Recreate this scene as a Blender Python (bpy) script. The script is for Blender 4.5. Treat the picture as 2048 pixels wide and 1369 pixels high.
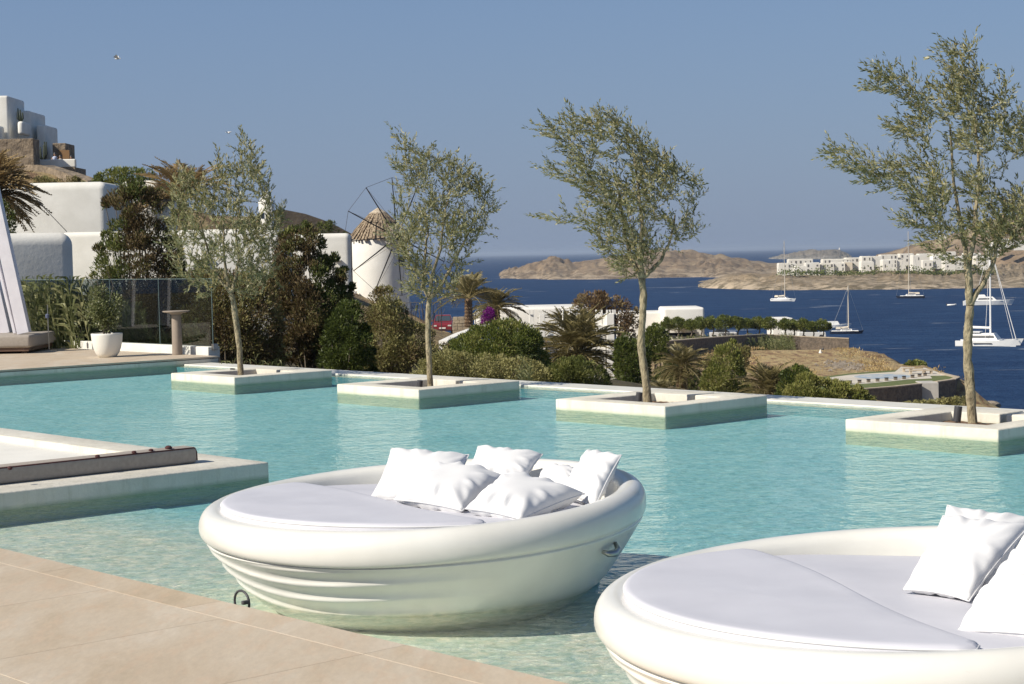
import bpy, bmesh, math, random
import numpy as np
from mathutils import Vector, Matrix
for o in list(bpy.data.objects): bpy.data.objects.remove(o)
S = bpy.context.scene
COL = S.collection
rnd = random.Random(7)
NR = np.random.default_rng(7)

# ------------------------------------------------------------------ camera
FPX = 3500.0; CAMH = 1.75
PITCH = math.atan(176/FPX); ROLL = math.atan(.0205)
Fv = Vector((0, math.cos(PITCH), -math.sin(PITCH)))
U0 = Vector((0, math.sin(PITCH), math.cos(PITCH))); X0 = Vector((1, 0, 0))
Rv = X0*math.cos(ROLL) - U0*math.sin(ROLL); Uv = X0*math.sin(ROLL) + U0*math.cos(ROLL)
cd = bpy.data.cameras.new('camera'); cam = bpy.data.objects.new('camera', cd); COL.objects.link(cam)
cd.sensor_width = 36; cd.lens = FPX/2048*36; cd.clip_start = .1; cd.clip_end = 200000
M = Matrix((Rv, Uv, -Fv)).transposed().to_4x4(); M.translation = Vector((0, 0, CAMH))
cam.matrix_world = M
S.camera = cam

# ------------------------------------------------------------------ light
SUN_EL = 38.0
sun_h = Vector((-.87, -.49, 0)).normalized()
sdir = Vector((sun_h.x*math.cos(math.radians(SUN_EL)), sun_h.y*math.cos(math.radians(SUN_EL)), math.sin(math.radians(SUN_EL))))
ld = bpy.data.lights.new('sun', 'SUN'); sun = bpy.data.objects.new('sun', ld); COL.objects.link(sun)
ld.energy = 4.7; ld.angle = math.radians(.5); ld.color = (1.0, .925, .80)
sun.rotation_euler = sdir.to_track_quat('Z', 'Y').to_euler(); sun.location = (0, 0, 60)
W = bpy.data.worlds.new('World'); S.world = W; W.use_nodes = True
wt = W.node_tree; wt.nodes.clear()
sky = wt.nodes.new('ShaderNodeTexSky'); sky.sky_type = 'NISHITA'; sky.sun_disc = False
sky.sun_elevation = math.radians(SUN_EL)
sky.sun_rotation = math.atan2(sun_h.x, sun_h.y)
sky.altitude = 20; sky.air_density = 1.0; sky.dust_density = .6; sky.ozone_density = 3.0
bg = wt.nodes.new('ShaderNodeBackground'); bg.inputs[1].default_value = .071
wo = wt.nodes.new('ShaderNodeOutputWorld')
tc_ = wt.nodes.new('ShaderNodeTexCoord'); sx_ = wt.nodes.new('ShaderNodeSeparateXYZ'); wt.links.new(tc_.outputs['Generated'], sx_.inputs[0])
hr_ = wt.nodes.new('ShaderNodeValToRGB'); wt.links.new(sx_.outputs['Z'], hr_.inputs[0])
hr_.color_ramp.elements[0].position = 0; hr_.color_ramp.elements[0].color = (.9,.9,.9,1); hr_.color_ramp.elements[1].position = .45; hr_.color_ramp.elements[1].color = (0,0,0,1)
mx_ = wt.nodes.new('ShaderNodeMix'); mx_.data_type = 'RGBA'; wt.links.new(hr_.outputs[0], mx_.inputs[0]); wt.links.new(sky.outputs[0], mx_.inputs[6]); 
hz_ = wt.nodes.new('ShaderNodeValToRGB'); wt.links.new(sx_.outputs['Z'], hz_.inputs[0]); hz_.color_ramp.elements[0].position = 0; hz_.color_ramp.elements[0].color = (2.65,3.45,5.05,1); hz_.color_ramp.elements[1].position = .22; hz_.color_ramp.elements[1].color = (1.9,3.15,5.9,1)
wt.links.new(hz_.outputs[0], mx_.inputs[7])
wt.links.new(mx_.outputs[2], bg.inputs[0]); wt.links.new(bg.outputs[0], wo.inputs[0])
S.view_settings.view_transform = 'Standard'; S.view_settings.look = 'None'
S.view_settings.exposure = .28; S.view_settings.gamma = 1
S.render.engine = 'CYCLES'
S.cycles.max_bounces = 8; S.cycles.transparent_max_bounces = 16

# ------------------------------------------------------------------ helpers
def ray(px, py): return Fv*FPX + Rv*(px-1024) - Uv*(py-684.5)
def at(px, py, Y):
    d = ray(px, py); return Vector((0, 0, CAMH)) + d*(Y/d.y)
def on(px, py, z):
    d = ray(px, py); return Vector((0, 0, CAMH)) + d*((z-CAMH)/d.z)
AL = math.radians(42.5)
A = Vector((-math.sin(AL), math.cos(AL), 0)); B = Vector((math.cos(AL), math.sin(AL), 0))
ROTB = AL       # rotation that turns +X onto B and +Y onto A
def pab(a, b, z=0): return A*a + B*b + Vector((0, 0, z))

def tag(o, label=None, cat=None, group=None, kind=None):
    if label: o['label'] = label
    if cat: o['category'] = cat
    if group: o['group'] = group
    if kind: o['kind'] = kind
    return o
def thing(name, label, cat, loc=(0, 0, 0), group=None, rz=0):
    o = bpy.data.objects.new(name, None); COL.objects.link(o); o.empty_display_size = .1
    o.location = loc; o.rotation_euler = (0, 0, rz)
    return tag(o, label, cat, group)
class MB:
    def __init__(s): s.v = []; s.f = []
    def add(s, vs, fs):
        n = len(s.v); s.v += [tuple(v) for v in vs]; s.f += [tuple(n+i for i in f) for f in fs]; return s
    def hexa(s, p):   # 8 points: bottom 4 ccw, top 4
        return s.add(p, [(3,2,1,0),(4,5,6,7),(0,1,5,4),(1,2,6,5),(2,3,7,6),(3,0,4,7)])
    def box(s, x0, x1, y0, y1, z0, z1):
        return s.hexa([(x0,y0,z0),(x1,y0,z0),(x1,y1,z0),(x0,y1,z0),(x0,y0,z1),(x1,y0,z1),(x1,y1,z1),(x0,y1,z1)])
    def abox(s, a0, a1, b0, b1, z0, z1):
        return s.hexa([pab(a0,b0,z0),pab(a0,b1,z0),pab(a1,b1,z0),pab(a1,b0,z0),pab(a0,b0,z1),pab(a0,b1,z1),pab(a1,b1,z1),pab(a1,b0,z1)])
    def rbox(s, c, ux, wx, wy, z0, z1):   # box around centre c with horizontal unit ux along wx
        c = Vector(c); ux = Vector(ux); uy = Vector((-ux.y, ux.x, 0)); p = []
        for z in (z0, z1):
            for i, j in ((-1,-1),(1,-1),(1,1),(-1,1)):
                q = c + ux*(i*wx/2) + uy*(j*wy/2); p.append((q.x, q.y, z))
        return s.hexa(p)
    def tube(s, pts, r, n=6, cap=True):
        pts = [Vector(p) for p in pts]
        if not isinstance(r, (list, tuple)): r = [r]*len(pts)
        base = len(s.v); t0 = (pts[1]-pts[0]).normalized()
        up = Vector((0,0,1)) if abs(t0.z) < .9 else Vector((1,0,0))
        nx = t0.cross(up).normalized()
        for i, p in enumerate(pts):
            t = (pts[min(i+1, len(pts)-1)] - pts[max(i-1, 0)])
            t = t.normalized() if t.length > 1e-9 else t0
            nx = (nx - t*nx.dot(t)); nx = nx.normalized() if nx.length > 1e-6 else t.orthogonal().normalized()
            ny = t.cross(nx)
            for k in range(n):
                a = 2*math.pi*k/n; s.v.append(tuple(p + (nx*math.cos(a) + ny*math.sin(a))*r[i]))
        for i in range(len(pts)-1):
            for k in range(n):
                k2 = (k+1) % n
                s.f.append((base+i*n+k, base+i*n+k2, base+(i+1)*n+k2, base+(i+1)*n+k))
        if cap:
            s.f.append(tuple(base+k for k in range(n))[::-1]); e = base+(len(pts)-1)*n
            s.f.append(tuple(e+k for k in range(n)))
        return s
    def lathe(s, prof, c, n=24):
        c = Vector(c); base = len(s.v)
        for r, z in prof:
            for k in range(n):
                a = 2*math.pi*k/n; s.v.append((c.x+r*math.cos(a), c.y+r*math.sin(a), c.z+z))
        for i in range(len(prof)-1):
            for k in range(n):
                k2 = (k+1) % n; s.f.append((base+i*n+k, base+i*n+k2, base+(i+1)*n+k2, base+(i+1)*n+k))
        s.f.append(tuple(base+k for k in range(n))[::-1]); e = base+(len(prof)-1)*n
        s.f.append(tuple(e+k for k in range(n)))
        return s
    def prism(s, poly, z0, z1):
        n = len(poly); base = len(s.v)
        for z in (z0, z1):
            for p in poly: s.v.append((p[0], p[1], z))
        s.f.append(tuple(base+i for i in range(n))[::-1]); s.f.append(tuple(base+n+i for i in range(n)))
        for i in range(n):
            j = (i+1) % n; s.f.append((base+i, base+j, base+n+j, base+n+i))
        return s
    def build(s, name, m, parent=None, smooth=False, bev=0, seg=2):
        off = Vector(parent.location) if parent is not None else Vector((0,0,0))
        pp = parent.parent if parent is not None else None
        while pp is not None: off = off + Vector(pp.location); pp = pp.parent
        me = bpy.data.meshes.new(name)
        me.from_pydata([(v[0]-off.x, v[1]-off.y, v[2]-off.z) for v in s.v], [], s.f)
        if bev > 0:
            bm = bmesh.new(); bm.from_mesh(me); bmesh.ops.recalc_face_normals(bm, faces=bm.faces)
            bmesh.ops.bevel(bm, geom=[e for e in bm.edges if e.calc_face_angle(0) > .6], offset=bev, segments=seg, affect='EDGES', profile=.5)
            bm.to_mesh(me); bm.free()
        if smooth:
            me.polygons.foreach_set('use_smooth', [True]*len(me.polygons))
        me.materials.append(m); me.update()
        o = bpy.data.objects.new(name, me); COL.objects.link(o)
        if parent is not None: o.parent = parent
        return o
def autosmooth(o, ang=40):
    me = o.data; bm = bmesh.new(); bm.from_mesh(me)
    for f in bm.faces: f.smooth = True
    for e in bm.edges: e.smooth = e.calc_face_angle(0) < math.radians(ang)
    bm.to_mesh(me); bm.free(); return o
def npmesh(name, V, Fq, m, parent=None, tint=None, off=None):
    """fast mesh from numpy: V (n,3), Fq (k,4)"""
    off = np.array(parent.location) if (parent is not None and off is None) else (np.zeros(3) if off is None else off)
    me = bpy.data.meshes.new(name); V = np.asarray(V, dtype=np.float32) - off.astype(np.float32)
    me.vertices.add(len(V)); me.vertices.foreach_set('co', V.ravel().astype(np.float32))
    k = Fq.shape[1]
    me.loops.add(Fq.size); me.loops.foreach_set('vertex_index', Fq.ravel().astype(np.int32))
    me.polygons.add(len(Fq)); me.polygons.foreach_set('loop_start', np.arange(0, Fq.size, k, dtype=np.int32))
    me.polygons.foreach_set('loop_total', np.full(len(Fq), k, dtype=np.int32))
    if tint is not None:
        at_ = me.attributes.new('tint', 'FLOAT', 'POINT'); at_.data.foreach_set('value', np.asarray(tint, dtype=np.float32))
    me.update(calc_edges=True); me.materials.append(m)
    o = bpy.data.objects.new(name, me); COL.objects.link(o)
    if parent is not None: o.parent = parent
    return o

# ------------------------------------------------------------------ materials
def newmat(name):
    m = bpy.data.materials.new(name); m.use_nodes = True; nt = m.node_tree
    return m, nt, nt.nodes['Principled BSDF'], nt.nodes['Material Output']
def N(nt, t, **kw):
    n = nt.nodes.new(t)
    for k, v in kw.items():
        if k in n.inputs: n.inputs[k].default_value = v
        else: setattr(n, k, v)
    return n
def coords(nt, obj=False, scale=(1,1,1)):
    if obj: tc = nt.nodes.new('ShaderNodeTexCoord'); out = tc.outputs['Object']
    else: g = nt.nodes.new('ShaderNodeNewGeometry'); out = g.outputs['Position']
    mp = nt.nodes.new('ShaderNodeMapping'); mp.inputs['Scale'].default_value = scale
    nt.links.new(out, mp.inputs[0]); return mp.outputs[0]
def ramp(nt, fac, stops):
    r = nt.nodes.new('ShaderNodeValToRGB'); e = r.color_ramp.elements
    while len(e) < len(stops): e.new(.5)
    for i, (p, c) in enumerate(stops):
        e[i].position = p; e[i].color = (*c, 1) if len(c) == 3 else c
    nt.links.new(fac, r.inputs[0]); return r.outputs[0]
def noise(nt, vec, scale, detail=4, rough=.55, dist=0):
    n = nt.nodes.new('ShaderNodeTexNoise'); n.inputs['Scale'].default_value = scale
    n.inputs['Detail'].default_value = detail; n.inputs['Roughness'].default_value = rough
    n.inputs['Distortion'].default_value = dist
    nt.links.new(vec, n.inputs['Vector']); return n.outputs['Fac']
def mixc(nt, fac, a, b, mode='MIX'):
    m = nt.nodes.new('ShaderNodeMix'); m.data_type = 'RGBA'; m.blend_type = mode
    for sock, v in ((m.inputs[0], fac), (m.inputs[6], a), (m.inputs[7], b)):
        if isinstance(v, bpy.types.NodeSocket): nt.links.new(v, sock)
        elif isinstance(v, tuple): sock.default_value = (*v, 1)
        else: sock.default_value = v
    return m.outputs[2]
def mth(nt, op, a, b=None, c=None):
    m = nt.nodes.new('ShaderNodeMath'); m.operation = op
    for i, v in enumerate((a, b, c)):
        if v is None: continue
        if isinstance(v, bpy.types.NodeSocket): nt.links.new(v, m.inputs[i])
        else: m.inputs[i].default_value = v
    return m.outputs[0]
def bump(nt, h, strength, dist, bsdf):
    b = nt.nodes.new('ShaderNodeBump'); b.inputs['Strength'].default_value = strength; b.inputs['Distance'].default_value = dist
    nt.links.new(h, b.inputs['Height'])
    if bsdf is not None: nt.links.new(b.outputs[0], bsdf.inputs['Normal'])
    return b.outputs[0]
def simple(name, c, rough=.6, c2=None, scale=3, bscale=0, bstr=.3, bdist=.01, metal=0, obj=False, lo=.35, hi=.65, stretch=(1,1,1), spec=None, detail=5):
    m, nt, p, out = newmat(name)
    p.inputs['Roughness'].default_value = rough; p.inputs['Metallic'].default_value = metal
    if spec is not None: p.inputs['Specular IOR Level'].default_value = spec
    p.inputs['Base Color'].default_value = (*c, 1)
    v = coords(nt, obj, stretch)
    if c2: nt.links.new(ramp(nt, noise(nt, v, scale, detail), [(lo, c), (hi, c2)]), p.inputs['Base Color'])
    if bscale: bump(nt, noise(nt, v, bscale, 5), bstr, bdist, p)
    return m
def leafmat(name, stops, trans=.35, rough=.5):
    m, nt, p, out = newmat(name)
    a = nt.nodes.new('ShaderNodeAttribute'); a.attribute_name = 'tint'
    c = ramp(nt, a.outputs['Fac'], stops)
    nt.links.new(c, p.inputs['Base Color']); p.inputs['Roughness'].default_value = rough
    p.inputs['Specular IOR Level'].default_value = .35
    t = nt.nodes.new('ShaderNodeBsdfTranslucent'); nt.links.new(c, t.inputs[0])
    mx = nt.nodes.new('ShaderNodeMixShader'); mx.inputs[0].default_value = trans
    nt.links.new(p.outputs[0], mx.inputs[1]); nt.links.new(t.outputs[0], mx.inputs[2]); nt.links.new(mx.outputs[0], out.inputs[0])
    return m

M_plaster = simple('white_plaster', (.78,.76,.70), .85, (.70,.68,.62), 1.2, 9, .25, .02)
M_plaster_far = simple('far_white_plaster', (.80,.78,.73), .9, (.70,.68,.63), .35, 2.5, .3, .05)
M_stucco = simple('rough_white_stucco', (.76,.75,.69), .9, (.68,.66,.60), 5, 60, .5, .01)
M_beamw = simple('white_painted_wood', (.72,.70,.74), .5, (.66,.64,.68), 4)
M_hull = None
M_metal = simple('steel', (.45,.44,.42), .3, metal=1)
M_black = simple('anthracite_metal', (.05,.05,.055), .45)
M_wood = simple('brown_wood', (.09,.045,.025), .6, (.14,.08,.05), 20)
M_taupe = simple('taupe_fabric', (.38,.335,.29), .95, (.33,.29,.25), 30, 250, .4, .002)
M_bark = simple('olive_bark', (.36,.30,.19), .95, (.13,.105,.065), 26, 70, 1.0, .02, stretch=(1,1,.45), lo=.42, hi=.68)
M_bark_far = simple('grey_twig_bark', (.20,.17,.13), .95, (.13,.105,.08), 8)
M_soil = simple('brown_soil', (.12,.07,.04), 1, (.24,.15,.09), 40, 120, .9, .01)
M_glass_dark = simple('dark_window', (.03,.035,.04), .3)
M_rock = simple('rock', (.34,.29,.23), .95, (.17,.14,.11), 1.2, 4, .8, .15)
M_terra = simple('clay_column', (.31,.255,.205), .85, (.26,.215,.175), 8, 60, .3, .004)
M_black_rope = simple('dark_pole', (.06,.05,.045), .8)
M_boat = simple('boat_white', (.78,.77,.74), .4)
M_boat_dark = simple('boat_navy', (.015,.02,.04), .4)
M_sail = simple('furled_sail_cream', (.62,.55,.44), .9)
M_stone_wall = simple('dry_stone', (.21,.165,.125), .95, (.09,.075,.06), 3.0, 5, 1.0, .12, lo=.3, hi=.7)
M_coping = simple('stone_coping', (.50,.42,.31), .95, (.38,.31,.23), 2)
# ------------------------------------------------------------------ sea
SEA = -21.5
def sea_mat():
    m, nt, p, out = newmat('sea_water')
    g = coords(nt)
    nt.nodes.remove(p)
    n1 = noise(nt, g, .05, 6, .6); n2 = noise(nt, g, .012, 3)
    col = ramp(nt, n2, [(.3, (.010,.027,.075)), (.7, (.014,.037,.095))])
    gs = coords(nt, False, (.35, 1, 1)); nw = noise(nt, gs, .16, 8, .72)
    col = mixc(nt, mth(nt, 'MULTIPLY', ramp(nt, nw, [(.35, (0,0,0)), (.75, (1,1,1))]), .9), col, (.035,.075,.155))
    wc = noise(nt, coords(nt, False, (.25, 1, 1)), .12, 2, .5); wc2 = noise(nt, g, .02, 2)
    wcm = mth(nt, 'MULTIPLY', ramp(nt, wc, [(.70, (0,0,0)), (.73, (1,1,1))]), ramp(nt, wc2, [(.45, (0,0,0)), (.6, (1,1,1))]))
    col = mixc(nt, wcm, col, (.45,.48,.5))
    d = nt.nodes.new('ShaderNodeBsdfDiffuse'); nt.links.new(col, d.inputs[0])
    gl = nt.nodes.new('ShaderNodeBsdfGlossy'); gl.inputs['Roughness'].default_value = .35; gl.inputs[0].default_value = (.6,.75,1,1)
    nb = bump(nt, noise(nt, g, .35, 6, .65), 1.0, 1.2, None); nt.links.new(nb, gl.inputs['Normal']); nt.links.new(nb, d.inputs['Normal'])
    fr = nt.nodes.new('ShaderNodeLayerWeight'); fr.inputs[0].default_value = .1; nt.links.new(nb, fr.inputs['Normal'])
    f = mth(nt, 'MULTIPLY_ADD', fr.outputs['Facing'], .10, .03)
    mx = nt.nodes.new('ShaderNodeMixShader'); nt.links.new(f, mx.inputs[0]); nt.links.new(d.outputs[0], mx.inputs[1]); nt.links.new(gl.outputs[0], mx.inputs[2])
    nt.links.new(mx.outputs[0], out.inputs[0]); return m
sea = MB().add([(-30000,60,SEA),(30000,60,SEA),(30000,60000,SEA),(-30000,60000,SEA)], [(0,1,2,3)]).build('sea', sea_mat()); tag(sea, kind='structure')

# ------------------------------------------------------------------ terrain sheet
def pnoise(x, y, s=1.0, seed=0):
    """cheap smooth value noise with numpy arrays"""
    x = np.asarray(x)*s; y = np.asarray(y)*s
    xi = np.floor(x).astype(int); yi = np.floor(y).astype(int); fx = x-xi; fy = y-yi
    def h(a, b):
        n = (a*374761393 + b*668265263 + seed*974711) & 0x7fffffff
        n = ((n ^ (n >> 13))*1274126177) & 0x7fffffff
        return ((n ^ (n >> 16)) & 0xffff)/65535.0
    u = fx*fx*(3-2*fx); w = fy*fy*(3-2*fy)
    return (h(xi,yi)*(1-u)+h(xi+1,yi)*u)*(1-w) + (h(xi,yi+1)*(1-u)+h(xi+1,yi+1)*u)*w
def fbm(x, y, s, o=4, seed=0):
    r = 0; a = .5
    for i in range(o): r = r + a*pnoise(x, y, s*2**i, seed+i*17); a *= .55
    return r
anch = []
def an(px, py, Y):
    v = at(px, py, Y); anch.append((v.x, v.y, v.z))
for a_ in range(2, 40, 3): v = pab(a_, 18.2, -1.0); anch.append(tuple(v))
for a_ in range(-6, 60, 5): v = pab(a_, 8, -1.6); anch.append(tuple(v))
for a_ in range(-6, 26, 5): v = pab(a_, -8, -1.6); anch.append(tuple(v))
anch += [(-8,45,-1.2),(-3,50,-1.8),(2,45,-2.4),(6,36,-3),(10,28,-3.2),(-14,56,-.4),(-20,75,.8),(-11.6,155,-2.6),(-5.6,140,-4.6),(-1.2,140,-4.9),
  (-6,100,-3.6),(-11,100,-1.2),(3.5,100,-5.6),(3,85,-5.2),(8,75,-6),(12,110,-9),(14,150,-12),(9,170,-10),(0,180,-8),(8,220,-12),(20,240,-12.2),(40,240,-12.2),(30,200,-12.2),
  (47,184,-12.2),(46,200,-12.2),(38,178,-12.2),(16,195,-12),(16,40,-5.5),(25,60,-9),(30,90,-13.5),(34,120,-15.5),(40,150,-16.5),(20,60,-8),(22,90,-11.5),(50,170,-18),(54,190,-19),
  (27,165,-13.2),(20,270,-13),(-5,250,-11),(-30,260,-8),(20,130,-11.5),(30,150,-14.6),
  (-36,140,10.2),(-44,150,11),(-60,160,12),(-28,130,7.5),(-34,108,6.2),(-26,105,4.5),(-40,100,4),(-50,100,5),(-30,150,7.6),(-60,80,2),(-45,60,0),(-23,150,4),
  (-28,214,7.6),(-24,212,6.4),(-20.5,210,5.0),(-18,212,3.4),(-14,215,-2),(-10,222,-6),(-34,214,8.5),(-45,214,9),(-26,230,3),(-40,235,3),(-21,180,1),(-30,180,4)]
AN = np.array(anch)
def gz(x, y):
    x = np.atleast_1d(np.asarray(x, float)); y = np.atleast_1d(np.asarray(y, float))
    num = np.zeros_like(x); den = np.zeros_like(x)
    for ax, ay, az in AN:
        w = 1.0/(((x-ax)**2+(y-ay)**2)**1.6 + .5); num += w*az; den += w
    return num/den
coast = np.array([(40,-30),(40,60),(40,120),(46,150),(52,170),(53,186),(49,205),(46,222),(49,248),(34,275),(0,266),(-20,262),(-60,275),(-130,300),(-200,200),(-200,-40)], float)
def inpoly(px, py, poly):
    px = np.asarray(px); py = np.asarray(py); r = np.zeros(px.shape, bool); n = len(poly)
    for i in range(n):
        x1, y1 = poly[i]; x2, y2 = poly[(i+1) % n]
        c = ((y1 > py) != (y2 > py)) & (px < (x2-x1)*(py-y1)/((y2-y1)+1e-12)+x1); r ^= c
    return r
def edist(px, py, poly):
    d = np.full(np.asarray(px).shape, 1e9); n = len(poly)
    for i in range(n):
        x1, y1 = poly[i]; x2, y2 = poly[(i+1) % n]; dx, dy = x2-x1, y2-y1
        t = np.clip(((px-x1)*dx+(py-y1)*dy)/(dx*dx+dy*dy), 0, 1)
        d = np.minimum(d, np.hypot(px-x1-t*dx, py-y1-t*dy))
    return d
def ground_z(x, y):
    z = gz(x, y); x = np.atleast_1d(np.asarray(x, float)); y = np.atleast_1d(np.asarray(y, float))
    e = edist(x, y, coast); ins = inpoly(x, y, coast); sd = np.where(ins, e, -e)
    k = np.clip((sd + 9 + 5*(fbm(x, y, .12, 3, 5)-.45))/10, 0, 1); k = k*k*(3-2*k)
    return (SEA-3)*(1-k) + z*k
def gzf(x, y): z = float(ground_z(x, y)[0]); px = 1024+FPX*x/max(y,1); ys = float(np.interp(px, sil[:,0], sil[:,1])) if 'sil' in globals() else 0; return min(z, CAMH-(ys-508.5+.0205*(px-1024))*y/FPX-.15) if 'sil' in globals() else z
gx = np.arange(-120, 72, 1.6); gy = np.arange(-30, 300, 1.6)
X, Y = np.meshgrid(gx, gy); Xf, Yf = X.ravel(), Y.ravel()
Z = ground_z(Xf, Yf); e = np.where(inpoly(Xf, Yf, coast), edist(Xf, Yf, coast), 0)
amp = np.where(e < 8, .8, .22)
Z = Z + (fbm(Xf, Yf, .35, 4, 3)-.45)*amp
# keep the ground under the pool terrace
pa = Xf*A.x+Yf*A.y; pb = Xf*B.x+Yf*B.y
under = (pb < 16.9)
Z = np.where(under, np.minimum(Z, -.95), Z)
def proj_px(x, y): return 1024+FPX*(x/np.maximum(y, 1))*1.0
sil = np.array([(-400,345),(60,338),(140,347),(200,364),(330,385),(420,430),(540,432),(620,445),(700,480),(750,560),(800,612),(900,668),(1000,662),(1200,672),(1300,690),(1400,700),(1700,697),(1760,703),(1830,722),(1925,756),(1990,815),(2100,835),(2600,900)], float)
far = Yf > 18
pxx = proj_px(Xf, Yf); ysil = np.interp(pxx, sil[:,0], sil[:,1])
zc = CAMH - (ysil-508.5+.0205*(pxx-1024))*Yf/FPX
Z = np.where(far, np.minimum(Z, zc-.15), Z)
zc2 = CAMH - (np.interp(pxx, [1560,1640,1800,1930,2000], [790,792,806,806,815])-508.5+.0205*(pxx-1024))*Yf/FPX
Z = np.where(far & (Yf < 181) & (pxx > 1560), np.minimum(Z, zc2), Z)
w_ = len(gx); ii = np.arange(len(Xf)).reshape(X.shape)
Q = np.stack([ii[:-1,:-1], ii[:-1,1:], ii[1:,1:], ii[1:,:-1]], -1).reshape(-1, 4)
def ground_mat():
    m, nt, p, out = newmat('dry_ground')
    g = coords(nt)
    c = ramp(nt, noise(nt, g, .18, 6, .65), [(.28, (.17,.11,.055)), (.42, (.36,.25,.12)), (.58, (.45,.34,.17)), (.75, (.27,.22,.10))])
    c = mixc(nt, ramp(nt, noise(nt, g, .9, 4), [(.5, (0,0,0)), (.62, (1,1,1))]), c, (.22,.13,.07))
    gn = nt.nodes.new('ShaderNodeNewGeometry'); sx = nt.nodes.new('ShaderNodeSeparateXYZ'); nt.links.new(gn.outputs['Normal'], sx.inputs[0])
    c = mixc(nt, ramp(nt, sx.outputs['Z'], [(.7, (1,1,1)), (.9, (0,0,0))]), c, (.16,.12,.09))
    gp = nt.nodes.new('ShaderNodeSeparateXYZ'); nt.links.new(gn.outputs['Position'], gp.inputs[0])
    near = ramp(nt, mth(nt, 'DIVIDE', gp.outputs['Y'], 200.0), [(.30, (1,1,1)), (.75, (0,0,0))])
    c = mixc(nt, near, c, mixc(nt, noise(nt, g, 1.5, 3), (.06,.045,.025), (.10,.085,.035)))
    nt.links.new(c, p.inputs['Base Color']); p.inputs['Roughness'].default_value = 1
    bump(nt, noise(nt, g, 1.6, 6, .7), .9, .5, p); return m
M_ground = ground_mat()
gr = npmesh('ground', np.stack([Xf, Yf, Z], -1), Q, M_ground); gr.data.polygons.foreach_set('use_smooth', [True]*len(gr.data.polygons)); tag(gr, kind='structure')

# ------------------------------------------------------------------ far headlands and islands
def headland_mat(name, cs, rs=1.0):
    m, nt, p, out = newmat(name); g = coords(nt)
    c = ramp(nt, noise(nt, g, .02*rs, 8, .68), [(.30, cs[0]), (.48, cs[1]), (.60, cs[2]), (.75, cs[1])])
    sp = ramp(nt, noise(nt, g, .11*rs, 5, .7), [(.52, (0,0,0)), (.62, (1,1,1))])
    c = mixc(nt, mth(nt, 'MULTIPLY', sp, .75), c, cs[0])
    # pale bare rock near the waterline
    gn = nt.nodes.new('ShaderNodeNewGeometry'); gp = nt.nodes.new('ShaderNodeSeparateXYZ'); nt.links.new(gn.outputs['Position'], gp.inputs[0])
    low = ramp(nt, mth(nt, 'ADD', mth(nt, 'DIVIDE', mth(nt, 'ADD', gp.outputs['Z'], 21.5), 22.0), mth(nt, 'MULTIPLY', noise(nt, g, .03*rs, 4), .4)), [(.22, (1,1,1)), (.62, (0,0,0))])
    c = mixc(nt, mth(nt, 'MULTIPLY', low, .85), c, mixc(nt, ramp(nt, noise(nt, g, .09*rs, 6, .7), [(.42, (0,0,0)), (.56, (1,1,1))]), cs[3], cs[0]))
    nt.links.new(c, p.inputs['Base Color']); p.inputs['Roughness'].default_value = 1
    bump(nt, noise(nt, g, .09*rs, 9, .74), .8, 3.5/rs, p); return m
def headland(name, prof, Ys, Yr, depth_back, mat, rough=2.0, rows=34, seed=0, step=5):
    """prof: (px, y_ridge, y_shore) in photo pixels; Ys / Yr: distances of shore and ridge."""
    xs = np.arange(prof[0][0], prof[-1][0]+.1, step); P = np.array(prof, float)
    yr = np.interp(xs, P[:,0], P[:,1]); ys = np.interp(xs, P[:,0], P[:,2])
    V = []
    for i, px in enumerate(xs):
        sh = on(px, ys[i], SEA); rg = at(px, yr[i], max(Yr if not callable(Yr) else Yr(px), sh.y*1.02))
        for k in range(rows):
            t = k/(rows-1)
            if t <= .7:
                u = t/.7; x = sh.x+(rg.x-sh.x)*u; y = sh.y+(rg.y-sh.y)*u
                zz = SEA-1.0+(rg.z-SEA+1.0)*(u**.62)
                sc = math.sin(u*math.pi)
            else:
                u = (t-.7)/.3; x = rg.x*(1+depth_back/rg.y*u); y = rg.y+depth_back*u; zz = rg.z+(SEA-3-rg.z)*u*u; sc = .4*math.sin(u*math.pi)
            V.append((x, y, zz, sc))
    V = np.array(V); s = .02 if rough > 1 else .05
    nz = fbm(V[:,0], V[:,1], s, 5, seed)-.47
    rg_ = np.abs(fbm(V[:,0]+.6*V[:,1], V[:,1], s*2.2, 4, seed+9)-.47)
    V[:,2] += (nz*2.2 - rg_*2.2 + .25)*rough*(V[:,3]+.06)*2 + (fbm(V[:,0]*.5+V[:,1], V[:,1]*.6, s*9, 3, seed+31)-.42)*rough*1.1*np.minimum(1, V[:,3]+.2)
    n = len(xs); ii = np.arange(n*rows).reshape(n, rows)
    Q = np.stack([ii[:-1,:-1], ii[1:,:-1], ii[1:,1:], ii[:-1,1:]], -1).reshape(-1,4)
    o = npmesh(name, V[:,:3], Q, mat); tag(o, kind='structure'); return o
Mh1 = headland_mat('headland_scrub', [(.11,.08,.05), (.26,.185,.115), (.33,.25,.155), (.46,.37,.26)], .8)
Mh2 = headland_mat('rocky_headland', [(.11,.09,.05), (.25,.18,.105), (.32,.24,.145), (.52,.42,.30)], 1.4)
Mh3 = headland_mat('far_island', [(.12,.115,.09), (.20,.17,.13), (.27,.23,.18), (.38,.35,.3)], .5)
headland('island', [(1288,512,516),(1300,503,516),(1322,496,516),(1345,497,516),(1352,505,515),(1365,513,515)], 3000, 5200, 300, Mh3, 5, 20, 4, 2)
headland('island', [(1537,518,518.5),(1560,513,519),(1585,509,519),(1600,505,519),(1625,502,519),(1650,501,519),(1672,500,518.5),(1682,503,518),(1695,508,517.5),(1704,515,517)], 3600, 4300, 300, Mh3, 5, 20, 2, 2)
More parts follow.
